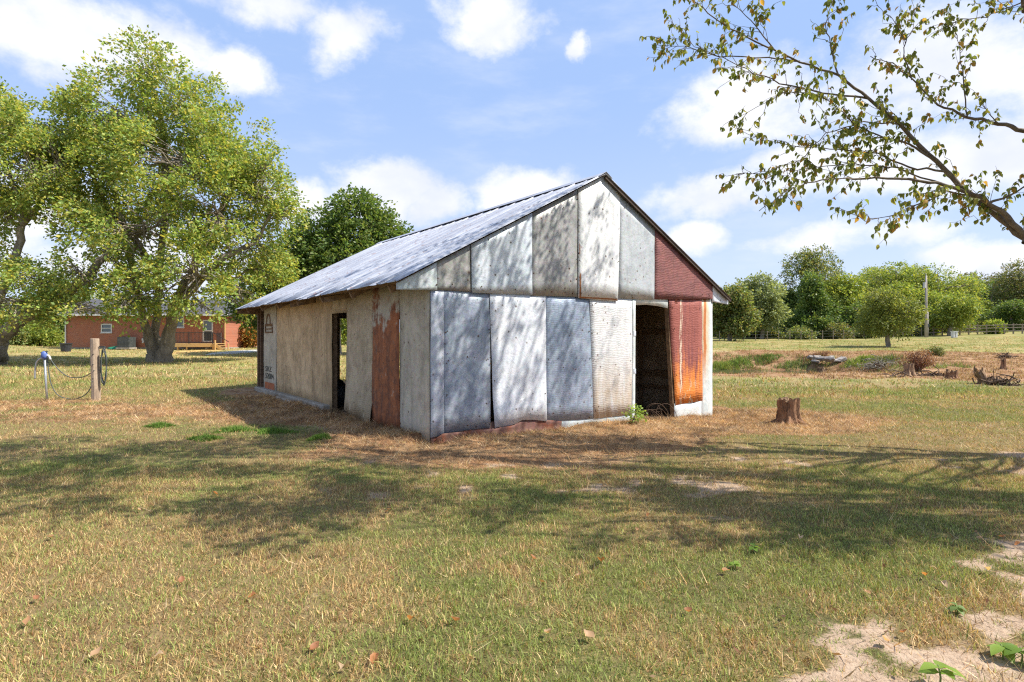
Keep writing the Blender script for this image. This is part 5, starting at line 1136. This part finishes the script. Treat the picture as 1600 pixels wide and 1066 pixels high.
def smooth_path(pts, n=6):
    pts = [Vector(p) for p in pts]; out = []
    for i in range(len(pts)-1):
        p0, p1, p2, p3 = pts[max(i-1, 0)], pts[i], pts[i+1], pts[min(i+2, len(pts)-1)]
        for k in range(n):
            t = k/n; out.append(.5*((2*p1) + (p2-p0)*t + (2*p0-5*p1+4*p2-p3)*t*t + (3*p1-p0-3*p2+p3)*t**3))
    out.append(pts[-1]); return out
def hose(name, pts, label, r=.011, cat='hose', mat=HOS):
    m = MB(); m.tube(smooth_path(pts), r, 7); o = m.obj(name, mat, None, smooth=True); return tag(o, label, cat)
hose('garden_hose', [atp(77, 557), atp(82, 566), atp(92, 578), atp(105, 588), atp(120, 590.5), atp(133, 588), atp(142, 583), atp(147, 579, -.1)], 'upper hose sagging from the hydrant to the wooden post')
hose('garden_hose', [atp(74, 560), atp(76, 580), atp(80, 600), atp(88, 615), atp(100, 622), atp(115, 624), atp(130, 619), atp(140, 609), atp(145, 596, -.1)], 'lower hose looping down to the grass between hydrant and post')
pts = []
for k in range(52):
    a = k*6.283/13; rr = 1 + .12*math.sin(k*1.7); pts.append(atp(161.5 + 4.2*rr*math.cos(a) + (k % 5)*.3, 573 + 31*rr*math.sin(a)*(.88 + .05*math.sin(k)), .02*(k//13)-.05))
hose('hose_coil', pts, 'long coil of hose hanging on the right side of the wooden post', .011)
hm = MB(); hm.beam(atp(155, 542), atp(164, 542), .03, .03); tag(hm.obj('coil_hook', GRY, pst))
for o in [bpy.data.objects['coil_hook']]: o.matrix_parent_inverse = pst.matrix_world.inverted() if False else Matrix.Translation(-Vector(g))
for k_ in ('label', 'category'):
    if k_ in bpy.data.objects['coil_hook']: del bpy.data.objects['coil_hook'][k_]
hb = atp(72, 624); hyd = tag(empty('yard_hydrant', (hb[0], hb[1], tz(hb[0], hb[1]))), 'galvanised yard hydrant with a blue head left of the wooden post', 'hydrant')
def lo(px, py, dy=0): q = atp(px, py, dy); return (q[0]-hb[0], q[1]-hb[1], q[2]-hyd.location.z)
GAL = simple('galvanised pipe', (0.50, .52, .53), (.38, .40, .42), .4, .6); BLU = simple('blue enamel', (0.10, .16, .42), (.07, .11, .3), .4)
m = MB(); m.tube([lo(73.5, 628), lo(72, 600), lo(70, 560)], .024, 10); m.obj('pipe', GAL, hyd, smooth=True)
m = MB(); m.tube([lo(70, 562), lo(69.5, 557), lo(69, 551), lo(69, 549)], [.035, .075, .06, .03], 10); m.obj('head', BLU, hyd, smooth=True)
m = MB(); m.beam(lo(64, 551), lo(75, 549), .03, .02); m.obj('handle', GRY, hyd)
m = MB(); m.tube(smooth_path([lo(68, 559), lo(62, 561), lo(57, 567), lo(55, 578), lo(54.5, 592)]), .018, 8); m.obj('spout', GAL, hyd, smooth=True)
m = MB(); m.tube(smooth_path([lo(71, 556), lo(76, 556), lo(79, 562)]), .022, 8); m.obj('elbow', WHT, hyd, smooth=True)

# ------------------------------------------------------------------ stumps, debris in the field
STW = simple('split stump wood', (0.36, 0.20, 0.11), (0.11, 0.06, 0.035), .95, 0, 9, (1, 1, .25), 1.0, .04)
STT = simple('stump cut face', (0.26, .17, .10), (.14, .085, .05), .95, 0, 12, (1, 1, 1), .8, .02)
def stump(name, label, px, py, wpx, hpx, seed, ragged=.25, lean=(0, 0), group=None, roots=6, mat=STW, cat='stump'):
    g = G(px, py); s = g.y/F; r = wpx*s/2; h = hpx*s; rg = np.random.default_rng(seed)
    root = tag(empty(name, g, 0), label, cat, group)
    n = 36; m_ = 12; th = np.linspace(0, 2*np.pi, n, endpoint=False); zz = np.linspace(-.12, 1, m_)
    T, Z = np.meshgrid(th, zz)
    fl = 1 + .55*np.exp(-np.clip(Z, 0, 1)*6) * (1 + .5*np.sin(T*5+seed))
    rr = r*fl*(1 + .22*(fbm(np.cos(T)*6+seed, np.sin(T)*6 + Z*.5, 1.0, 3, seed)-.5)*2 + .10*np.sign(np.sin(T*9 + 2*np.sin(Z*3)))*.5 + .04*rg.normal(0, 1, T.shape))
    rim = 1 + ragged*(fbm(np.cos(th)*2.5, np.sin(th)*2.5+seed, 1.4, 3, seed+3)-.55)*2 + ragged*.35*rg.normal(0, .5, n)
    Zh = np.where(Z > 0, Z*h*rim[None]**(np.clip(Z, 0, 1)), Z*.6)
    X = rr*np.cos(T) + lean[0]*np.clip(Z, 0, 1)*h; Yy = rr*np.sin(T) + lean[1]*np.clip(Z, 0, 1)*h
    i = np.arange(n*m_).reshape(m_, n); j = np.roll(i, -1, 1)
    Fc = np.stack([i[:-1], j[:-1], j[1:], i[1:]], -1).reshape(-1, 4)
    link('stump_wood', np_mesh('stump_wood', np.stack([X, Yy, Zh], -1), Fc), mat, root)
    vs = []; 
    for ring, dq in ((.97, .0), (.6, -.10), (.25, -.2)):
        for k in range(n): vs.append((X[-1, k]*ring + (1-ring)*lean[0]*h, Yy[-1, k]*ring + (1-ring)*lean[1]*h, Zh[-1, k]*(ring) + (1-ring)*h*.92 + dq*.25*h + rg.normal(0, .02*h)))
    fs = [(a*n+k, a*n+(k+1) % n, (a+1)*n+(k+1) % n, (a+1)*n+k) for a in range(2) for k in range(n)] + [tuple(2*n+k for k in range(n))]
    me = bpy.data.meshes.new('stump_top'); me.from_pydata(vs, [], fs); link('stump_top', me, STT, root)
    for k in range(roots):
        a = rg.uniform(0, 6.28); L = r*rg.uniform(1.6, 3.4)
        pts = [(math.cos(a+q*.3)*(r*.6 + L*q*.75), math.sin(a+q*.3)*(r*.6 + L*q*.75), h*.22*(1-q)**2 - .02*q + .01) for q in (0, .3, .6, 1)]
        m = MB(); m.tube(pts, [r*.26, r*.18, r*.12, r*.04], 6, True, .15); m.obj('root', mat, root)
    return root
stump('tree_stump', 'ragged brown stump in the straw right of the barn doorway', 1232, 662, 29, 38, 5, .16, roots=9)
stump('tree_stump', 'short cut stump at the edge of the pond straw', 1420, 587, 13, 18, 6, .2, roots=4, mat=simple('pale stump', (.36, .24, .14), (.18, .11, .07), .9, 0, 9, (1, 1, .3), 1, .03))
stump('tree_stump', 'low dark rotten stump between the cut stump and the leaning one', 1487, 592, 14, 12, 7, .5, roots=5)
stump('tree_stump', 'pale jagged stump leaning left among dark debris', 1539, 600, 11, 20, 8, .7, (-.5, 0), roots=6, mat=bpy.data.materials['pale stump'])
stump('tree_stump', 'thin dark snag near the right edge of the straw', 1568, 577, 6, 16, 9, .6, roots=6)
stump('tree_stump', 'small splintered stump in the straw below the rubble', 1285, 583, 9, 9, 10, .8, (-.3, 0), roots=5, mat=bpy.data.materials['pale stump'])
def debris(name, label, px, py, wpx, n, seed, mat, cat='brush pile', L=(.3, 1.2), hh=.3):
    g = G(px, py); W = wpx*g.y/F/2; rg = np.random.default_rng(seed); paths = []
    for k in range(n):
        c = np.array([rg.normal(0, W*.45), rg.normal(0, W*.35), abs(rg.normal(0, hh*.5))]); d_ = np.array([rg.normal(), rg.normal(), rg.normal()*.35]); d_ /= np.linalg.norm(d_); l = rg.uniform(*L)/2
        paths.append((wiggle(c-d_*l, c+d_*l, 5, .4, rg), np.linspace(.03, .01, 5)*rg.uniform(.4, 1.3)))
    V, Fc = tubes_np(paths, 4); o = link(name, np_mesh(name, V, Fc), mat); o.location = g; tag(o, label, cat); return o
DBR = simple('dark sticks', (.13, .085, .055), (.06, .04, .03), .9); GRS_ = simple('grey sticks', (.24, .21, .16), (.16, .14, .11), .9)
debris('brush_pile', 'dark heap of roots right of the leaning jagged stump', 1560, 602, 50, 90, 21, DBR)
debris('brush_pile', 'small pile of dead sticks at the far side of the straw', 1570, 560, 20, 40, 22, DBR)
debris('brush_pile', 'tangle of grey sticks on the pond bank left of the reddish bush', 1375, 575, 60, 120, 23, GRS_, hh=.5)
debris('brush_pile', 'dark twigs scattered beside the short cut stump', 1455, 588, 30, 40, 24, DBR, hh=.1)
debris('dead_branch', 'thin fallen branch lying in the straw left of the short cut stump', 1400, 590, 36, 10, 25, DBR, 'branch', (.8, 2.0), .05)
REDB = cols((.24, .12, .08), (.18, .09, .06), (.28, .17, .10))
shrub('red_brush', 'reddish brown leafless bush on the pond bank', 1430, 580, 56, 34, REDB, 101, 900, .07, 'bush', stems=90, stemmat=simple('red twigs', (.25, .13, .09), (.16, .08, .06), .9), nleaf=4)
shrub('dark_bush', 'small dark bush at the far rim of the pond hollow', 1462, 557, 16, 12, BRNL, 102, 200, .12)
# rubble slab pile in the bank
rb = G(1310, 566); rub = tag(empty('rubble_pile', rb), 'pale broken concrete rubble in the pond bank', 'rubble')
RBM = simple('rubble', (.40, .36, .32), (.22, .19, .17), .9)
for k in range(22):
    m = MB(); M = Matrix.Translation((random.uniform(-1.7, 1.7), random.uniform(-.6, 1.6), random.uniform(-.05, .38))) @ Matrix.Rotation(random.uniform(0, 3), 4, 'Z') @ Matrix.Rotation(random.uniform(-.6, .6), 4, 'X')
    a_, b_, c_ = random.uniform(.14, .36), random.uniform(.12, .3), random.uniform(.06, .16); m.box((-a_, -b_, -c_), (a_, b_, c_), M); m.obj('slab', RBM, rub, bevel=.04)

# ------------------------------------------------------------------ far field: pole, box, fences, buildings
UPm = simple('grey utility pole wood', (.42, .38, .34), (.28, .25, .22), .85, 0, 4, (1, 1, .2))
q = (1447-CX)/F*80; up = tag(empty('utility_pole', (q, 80, tz(q, 80))), 'tall grey utility pole standing before the green trees', 'utility pole')
ph = P(1447, 431, 80).z - tz(q, 80)
m = MB(); m.tube([(0, 0, -.3), (0, 0, ph*.5), (0, 0, ph)], [.20, .16, .12], 10); m.obj('pole_shaft', UPm, up, smooth=True)
m = MB(); m.tube([(-.32, -.1, ph-1.75), (-.32, -.1, ph-.95)], .17, 10); m.obj('transformer', simple('pale grey paint', (.6, .6, .6), None, .5), up)
m = MB(); m.tube([(-.4, 0, ph-1.3), (.05, 0, ph-1.3)], .03, 6); m.obj('bracket', GRY, up)
m = MB(); m.tube([(0, 0, ph), (0, 0, ph+.35)], .04, 6); m.obj('insulator', WHT, up)
q2 = (1451.5-CX)/F*80; u2 = tag(empty('short_pole', (q2, 80.3, tz(q2, 80.3))), 'short grey pole right beside the tall utility pole', 'pole'); m = MB(); m.tube([(0, 0, -.3), (0, 0, 3.6)], [.14, .12], 8); m.obj('pole_shaft', UPm, u2, smooth=True); m = MB(); m.box((-.17, -.2, 1.4), (.13, -.12, 1.9)); m.obj('meter', GRY, u2)
q3 = G(1491, 528); ub = tag(empty('utility_box', (q3.x, q3.y, q3.z)), 'white utility box on the grass right of the utility pole', 'utility box')
s = q3.y/F; m = MB(); m.box((-3.4*s, -.25, 0), (3.4*s, .25, 9.5*s)); m.obj('cabinet', WHT, ub, bevel=.04); m = MB(); m.box((-3.8*s, -.3, 9.5*s+.002), (3.8*s, .3, 9.5*s+.08)); m.obj('lid', WHT, ub); m = MB(); m.box((-.02, -.27, .1), (.02, -.252, 9*s)); m.obj('door_seam', GRY, ub)
def fence(name, label, p0, p1, n, rails, hgt, mat, wire=False, group='fences along the far field'):
    root = tag(empty(name, (p0[0], p0[1], tz(*p0))), label, 'fence', group); ps = []
    for k in range(n+1):
        t_ = k/n; x = p0[0]+(p1[0]-p0[0])*t_; y = p0[1]+(p1[1]-p0[1])*t_; z = tz(x, y); ps.append(Vector((x-p0[0], y-p0[1], z-root.location.z)))
        m = MB(); pw_ = .035 if wire else .07
        m = MB(); m.box((ps[-1].x-pw_, ps[-1].y-pw_, ps[-1].z-.2), (ps[-1].x+pw_, ps[-1].y+pw_, ps[-1].z+hgt+random.uniform(0, .1))); m.obj('fence_post', mat, root)
    for k in range(n):
        for rz_ in rails:
            m = MB(); a = ps[k]+Vector((.02, -.09, rz_)); b = ps[k+1]+Vector((-.02, -.09, rz_))
            if wire: m.tube([a, b], .015, 4)
            else: m.beam(a, b, .04, .14)
            m.obj('rail' if not wire else 'wire', mat if not wire else GRY, root)
FW = simple('weathered fence boards', (.34, .28, .22), (.20, .16, .12), .9)
fence('rail_fence', 'weathered board fence behind the utility box at the right', ((1445-CX)/F*86, 86), ((1640-CX)/F*84, 84), 14, (.45, .95, 1.35), 1.45, FW)
fence('wire_fence', 'post and wire fence before the trees between barn and utility pole', ((1105-CX)/F*72, 72), ((1440-CX)/F*84, 84), 20, (.4, .8, 1.15), 1.25, FW, True)
def far_house(name, label, px, py0, py1, wpx, Y, wall, roofm, cat='house', wn=3):
    x = (px-CX)/F*Y; s = Y/F; z0 = tz(x, Y); zb = P(px, py1, Y).z; zt_ = P(px, py0, Y).z; W = wpx*s/2
    r = tag(empty(name, (x, Y, 0)), label, cat)
    ze = zb + (zt_-zb)*.6
    m = MB(); m.box((-W, 0, z0-.5), (W, 7, ze)); m.obj('wall', wall, r)
    m = MB(); m.add([(-W-.4,-.5,ze),(W+.4,-.5,ze),(W+.4,3.5,zt_),(-W-.4,3.5,zt_),(-W-.4,7.5,ze),(W+.4,7.5,ze)], [(0,1,2,3),(3,2,5,4),(0,3,4),(1,5,2),(0,4,5,1)]); m.obj('roof', roofm, r)
    for k in range(wn):
        cx_ = -W + 2*W*(k+.5)/wn; hh = ze - max(zb, z0); m = MB(); m.box((cx_-.5, -.05, ze-hh*.75), (cx_+.5, -.003, ze-hh*.25)); m.obj('window', GLASS, r)
far_house('white_farmhouse', 'long white low house behind the trees right of the barn', 1172, 507, 521, 92, 135, WHT, simple('pale metal roof', (.55, .55, .55), None, .5, .3), wn=6)
far_house('red_shed', 'dark red shed with a pale roof at the right edge', 1612, 498, 510, 50, 108, simple('dark red boards', (.20, .045, .04), (.13, .03, .03), .8), simple('pale shed roof', (.55, .52, .50), None, .6), 'shed', 1)

# ------------------------------------------------------------------ grass, straw, leaves
def blades(name, X, Y, Z, hgt, wid, lean, K, kindlabel, curved=True, az=None):
    n = len(X); rng = RNG; a = rng.uniform(0, 2*np.pi, n) if az is None else az; b = rng.uniform(0, 2*np.pi, n)
    d_ = np.stack([np.cos(a), np.sin(a)], 1); s_ = np.stack([np.cos(b), np.sin(b)], 1)*wid[:, None]*.5
    lx = d_*(np.sin(lean)*hgt)[:, None]; lz = np.cos(lean)*hgt
    P0 = np.stack([X, Y, Z - .004], 1); V = np.zeros((n, 5, 3), np.float32)
    V[:, 0] = P0; V[:, 0, :2] -= s_; V[:, 1] = P0; V[:, 1, :2] += s_
    mid = P0.copy(); mid[:, :2] += lx*.38; mid[:, 2] += lz*.6
    V[:, 2] = mid; V[:, 2, :2] += s_*.75; V[:, 3] = mid; V[:, 3, :2] -= s_*.75
    V[:, 4] = P0; V[:, 4, :2] += lx; V[:, 4, 2] += lz
    i = np.arange(n)[:, None]*5
    if curved:
        Fq = np.concatenate([i + np.array([[0, 1, 2]]), i + np.array([[0, 2, 3]]), i + np.array([[3, 2, 4]])])
        VV = V.reshape(-1, 3); KK = np.repeat(K, 5, 0)
    else:
        VV = V[:, [0, 1, 4]].reshape(-1, 3); Fq = np.arange(n)[:, None]*3 + np.array([[0, 1, 2]]); KK = np.repeat(K, 3, 0)
    o = link(name, np_mesh(name, VV, Fq, KK), BLADE); return tag(o, kindlabel, None, None, 'stuff')
def scatter(n, y0, y1, wide=1.02, power=-1.3):
    """points in the wedge the yard opens up to, denser near by"""
    t = RNG.random(n); e = power + 2
    Yv = (y0**e + t*(y1**e - y0**e))**(1/e); Xv = RNG.uniform(-1, 1, n)*(wide*Yv + 0.4); return Xv, Yv
GC = np.array((1.24, 1.38, 1.15))*cols((0.20, 0.225, 0.065), (0.25, 0.255, 0.085), (0.14, 0.17, 0.045), (0.29, 0.285, 0.11), (0.20, 0.21, 0.085))
DC = 1.22*cols((0.46, 0.34, 0.16), (0.55, 0.42, 0.23), (0.38, 0.25, 0.11), (0.28, 0.16, 0.08), (0.48, 0.35, 0.15), (0.20, 0.11, 0.06))
SC = np.array((.86, .93, 1.0))*cols((0.52, 0.34, 0.17), (0.42, 0.24, 0.11), (0.30, 0.15, 0.07), (0.60, 0.44, 0.25), (0.24, 0.13, 0.07), (0.50, 0.29, 0.12))
def grass(n, y0, y1, wd, hg, curved, seed, power=-1.3):
    X, Y = scatter(n, y0, y1, power=power)
    nc = n//5; ci = RNG.integers(0, nc, n)              # gather blades into tufts
    X = X[ci] + RNG.normal(0, .028, n)*np.sqrt(Y[ci]/3); Y = Y[ci] + RNG.normal(0, .028, n)*np.sqrt(Y[ci]/3)
    straw, dirt, dry, n1, n2, n3, dist, u, v, pond = fields(X, Y)
    inside = (u > -.02) & (u < BW) & (v > -.02) & (v < BL)
    keep = (RNG.random(n) > np.clip(dirt*1.05, 0, .985)) & (RNG.random(n) > straw*.93) & ~inside & (RNG.random(n) > .25*sstep(n3, .5, .65))
    X, Y, dry, n2, n3, n1 = X[keep], Y[keep], dry[keep], n2[keep], n3[keep], n1[keep]; k = len(X)
    isdry = RNG.random(k) < np.clip(.24 + .50*dry + .7*(n3-.5), .08, .90)
    K = np.where(isdry[:, None], DC[RNG.integers(0, len(DC), k)], GC[RNG.integers(0, len(GC), k)]) * RNG.uniform(.6, 1.35, (k, 1))
    h = hg*RNG.uniform(.4, 1.4, k)*(0.35 + 1.0*n2 + .6*sstep(n3, .35, .7))*np.where(isdry, .8, 1.0); wv = wd*RNG.uniform(.6, 1.4, k)
    sc = np.clip(Y/6, 1, 4)**.75
    blades('grass', X, Y, terr(X, Y), h*np.clip(Y/10, 1, 1.6), wv*sc, RNG.uniform(.2, 1.3, k)*np.where(isdry, 1.12, .95), K,
        'short patchy mown grass, half green and half dry', curved)
grass(400000, 2.1, 7.0, .0040, .042, True, 1, -0.9)
grass(520000, 5.5, 22.0, .0052, .048, False, 2, -1.0)
grass(180000, 18.0, 75.0, .013, .085, False, 3, -0.9)
def straw_bits():
    n = 330000; X, Y = scatter(n, 2.1, 15, power=-.2); straw, dirt, dry, n1, n2, n3, dist, u, v, pond = fields(X, Y)
    inside = (u > -.0) & (u < BW) & (v > -.0) & (v < BL)
    keep = (RNG.random(n) < np.maximum(straw*.9, .07 + .12*dirt + .28*sstep(np.abs(Y - 6.9), 2.4, .8)*sstep(X, -2.5, .5)*sstep(n1, .35, .6))) & ~inside; X, Y = X[keep], Y[keep]; k = len(X)
    K = SC[RNG.integers(0, len(SC), k)]*RNG.uniform(.6, 1.3, (k, 1))*(0.55 + .9*sstep(n3[keep], .3, .65))[:, None]; near = dist[keep] < .5
    blades('straw', X, Y, terr(X, Y) + .004, RNG.uniform(.04, .17, k)*np.where(near, 1.3, 1), RNG.uniform(.003, .007, k)*np.clip(Y/7, 1, 2), RNG.uniform(.75, 1.5, k), K, 'loose reddish straw and dead weeds raked round the barn', False)
    n = 190000; X = RNG.uniform(-2, 47, n); Y = RNG.uniform(25, 52, n); straw, dirt, dry, n1, n2, n3, dist, u, v, pond = fields(X, Y)
    keep = RNG.random(n) < pond*sstep(n2, .35, .6); X, Y = X[keep], Y[keep]; k = len(X); n1 = n1[keep]; n3 = n3[keep]; Z = terr(X, Y)
    keep = Z > -1.1; X, Y, Z, n1, n3 = X[keep], Y[keep], Z[keep], n1[keep], n3[keep]; k = len(X)
    K = SC[RNG.integers(0, len(SC), k)]*RNG.uniform(.6, 1.2, (k, 1)); bank = (Z < .05) & (X < 27) & (Y > 33)
    gr = bank & (RNG.random(k) < sstep(n1, .36, .55)*.8); K[bank & ~gr] *= .6; K[gr] = (GRN[RNG.integers(0, 3, k)]*RNG.uniform(1.0, 2.2, (k, 1)))[gr]
    blades('straw', X, Y, Z, np.where(bank, RNG.uniform(.1, .55, k), RNG.uniform(.05, .2, k)), RNG.uniform(.02, .05, k), RNG.uniform(.3, 1.3, k), K, 'weeds and straw round the pond hollow', False)
straw_bits()
# litter of dead leaves by the shaded wall and scattered fragments
def litter():
    n = 14000; X, Y = scatter(n, 2.1, 13, power=-.4); straw, dirt, dry, n1, n2, n3, dist, u, v, pond = fields(X, Y)
    pr = .035 + .9*((u < 0) & (dist < 2.2) & (v > 3)) + .16*sstep(seg_dist(X, Y, [(1.5, 2.8), (2.4, 3.4), (3.6, 4.6), (5, 5.3)]), .5, .1)
    inside = (u > 0) & (u < BW) & (v > 0) & (v < BL); keep = (RNG.random(n) < pr) & ~inside; X, Y = X[keep], Y[keep]; k = len(X)
    d_ = np.stack([RNG.normal(size=k), RNG.normal(size=k), RNG.normal(size=k)*.25], 1)
    V, Fc, K = leaf_cards(np.stack([X, Y, terr(X, Y)+.02], 1), d_, .042, RNG, cols((.34, .20, .11), (.24, .12, .07), (.40, .27, .16), (.17, .09, .06)), 0, .45)
    tag(link('leaf_litter', np_mesh('leaf_litter', V, Fc, K), LEAF), 'small fragments of dead leaves strewn over the straw', None, None, 'stuff')
litter()
FL = []
for k in range(5):
    v, f = leaf_shape(.10, .075, -.5 + .3*k*.2, .5 + .15*k); c = [(.44, .25, .13), (.50, .33, .20), (.36, .17, .09), (.46, .21, .09), (.52, .38, .25)][k]
    v[:, 2] += .012*np.sin(v[:, 0]*60+k); me = np_mesh('fallen_leaf', v, f, np.tile(np.array(c), (len(v), 1))); me.materials.append(LEAF); FL.append(me)
pos = [(468, 703), (660, 588), (565, 645), (775, 688), (236, 901), (80, 770), (280, 885), (480, 880), (1085, 905), (1165, 885), (1060, 525), (440, 568), (120, 660), (700, 900), (880, 700), (1150, 570)]
fl_px = [(331, 894), (232, 775), (283, 922), (387, 944), (240, 1041), (40, 985), (140, 1043), (484, 1034), (582, 1053), (543, 1050), (612, 802), (220, 803), (60, 947), (341, 777), (345, 676), (75, 847), (901, 910), (838, 883), (940, 885), (826, 880),
         (995, 835), (930, 1008), (1070, 960), (1010, 812), (1250, 850), (1080, 830), (855, 1000), (720, 980), (640, 975), (1285, 710), (1140, 900), (1390, 1015), (1405, 1000), (1445, 905), (1480, 930), (1360, 940), (1525, 850), (1560, 845), (1585, 860), (1545, 900)]
for k, (px, py) in enumerate(fl_px):
    g_ = G(px, py); o = bpy.data.objects.new('fallen_leaf', FL[k % 5]); COL.objects.link(o); o.location = (g_.x, g_.y, g_.z + .028); o.rotation_euler = (random.uniform(-.25, .25), random.uniform(-.2, .2), random.uniform(0, 6.28)); o.scale = (random.uniform(.35, .65),)*3
    cz = ['far left', 'left', 'middle', 'right', 'far right'][min(4, int(px/320))]; rz_ = 'near the bottom edge' if py > 1000 else 'on the near lawn' if py > 900 else 'on the front lawn' if py > 800 else 'on the lawn in tree shade'
    tag(o, ['rusty tan', 'sandy tan', 'red brown', 'orange brown', 'pale straw'][k % 5] + ' dead leaf %s, %s of the photo' % (rz_, cz), 'leaf', 'fallen leaves on the front lawn')

# ------------------------------------------------------------------ seedlings and weeds near by
def seedling(name, label, px, py, leaves, seed, size=.10, stem_h=.12, pal=None, cat='plant', group=None, Yo=None):
    g_ = G(px, py); rg = np.random.default_rng(seed); root = tag(empty(name, g_), label, cat, group)
    m = MB(); m.tube([(0, 0, -.02), (.005, 0, stem_h*.5), (.0, .008, stem_h)], [.005, .004, .003], 6); m.obj('stem', LEAFG, root, smooth=True)
    for k in range(leaves):
        a = k*2.4 + rg.uniform(-.3, .3); v, f = leaf_shape(size*rg.uniform(.75, 1.15), size*.62, .35, .35)
        c = (pal if pal is not None else cols((.15, .25, .04), (.20, .30, .05)))[rg.integers(0, 2)]*rg.uniform(.85, 1.15)
        me = np_mesh('leaf', v, f, np.tile(c, (len(v), 1))); me.materials.append(LEAF); o = bpy.data.objects.new('leaf', me); COL.objects.link(o); o.parent = root
        o.location = (0, 0, stem_h*(.55 + .45*(k+1)/leaves)); o.rotation_euler = (rg.uniform(-.3, .3), rg.uniform(-.5, .15), a)
    return root
LEAFG = simple('green stem', (.16, .22, .06), (.12, .16, .05), .6)
seedling('seedling', 'small bright green seedling growing from sandy soil at the bottom right', 1468, 1078, 6, 1, .085, .10)
seedling('seedling', 'yellow green leafy sprout in the bottom right corner, behind the nearer one', 1566, 1034, 6, 2, .085, .07)
seedling('seedling', 'green leafy sprout cut by the right edge above the corner', 1596, 1046, 6, 3, .10, .08)
seedling('seedling', 'low broad leaved weed at the edge of the green grass patch', 1495, 965, 7, 4, .06, .05, cols((.14, .22, .06), (.18, .26, .08)))
seedling('seedling', 'small green weed in the grass before the barn doorway shadow', 1178, 868, 7, 5, .06, .05)
seedling('seedling', 'small green weed farther left on the lawn', 1148, 890, 6, 6, .05, .04)
shrub('green_weed', 'leafy green weed at the left jamb of the barn doorway', 990, 660, 20, 22, GRN*2.0, 131, 45, .06, 'weed', stems=6, nleaf=5)
def clump(name, label, cat, group, px, py, wpx, n, hl, wd, pal, dpx=None):
    g_ = G(px, py); W = wpx*g_.y/F/2; a = RNG.uniform(0, 6.283, n); r = RNG.random(n)**.5*(1 + .35*np.sin(a*3 + px)); X = g_.x + W*r*np.cos(a); Y = g_.y + W*.55*r*np.sin(a); 
    K = pal[RNG.integers(0, len(pal), n)]*RNG.uniform(.6, 1.3, (n, 1)); h = RNG.uniform(*hl, n)*(1.15 - .6*r)
    o = blades(name, X, Y, terr(X, Y), h, RNG.uniform(.7, 1.3, n)*wd, RNG.uniform(.1, 1.1, n), K, label, True); o['kind'] = 'thing'; o['category'] = cat; o['group'] = group
LUSH = cols((.10, .20, .03), (.13, .24, .04), (.17, .26, .05))
for k, (px, py, w_) in enumerate([(428, 676, 60), (500, 686, 34), (366, 674, 60), (320, 688, 50), (250, 668, 40)]):
    clump('grass_clump', ['lush green grass clump in the barn shade', 'small green clump nearest the shaded wall', 'green clump at the edge of the roof shadow', 'green clump left of the roof shadow', 'faint green clump between post and roof shadow'][k], 'grass clump', 'green clumps by the shaded wall', px, py, w_, 1300, (.05, .13), .009, LUSH)
# clumps of weeds along the pond bank
for k, (px, py, w_, h_, pal, lab) in enumerate([(1128, 573, 30, 20, BRT, 'bright green weeds on the pond bank next to the barn'), (1155, 566, 34, 16, GRN*1.6, 'green weeds on the pond bank right of the bright ones'), (1195, 560, 30, 13, GRN*1.4, 'low green weeds in the middle of the pond bank'),
        (1245, 568, 40, 13, OLIVE, 'olive weeds left of the rubble'), (1345, 562, 34, 14, YEL, 'yellow green weeds right of the rubble'), (1385, 562, 40, 16, OLIVE, 'olive weeds before the lone round tree'), (1275, 556, 30, 10, REDB, 'reddish weeds above the rubble')]):
    clump('weed_clump', lab, 'weeds', 'weed clumps on the pond bank', px, py + 3, w_*1.5, 900, (.15, h_*.042), .035, pal)
# curled dead vine in the doorway
g_ = G(1022, 657); vn = tag(empty('dead_vine', g_), 'curled dry vine arching in front of the barn doorway', 'vine'); m = MB()
for k in range(9):
    a = random.uniform(-.2, .2); h_ = random.uniform(.15, .34); w_ = random.uniform(.1, .32)
    m.tube(smooth_path([(-.15 + a, random.uniform(-.1, .1), 0), (-.1 + a, 0, h_*.8), (a + w_*.4, 0, h_), (a + w_, random.uniform(-.1, .1), h_*.5), (a+w_*1.1, 0, 0.02)], 4), .005, 5)
m.obj('vine_stems', DBR, vn)
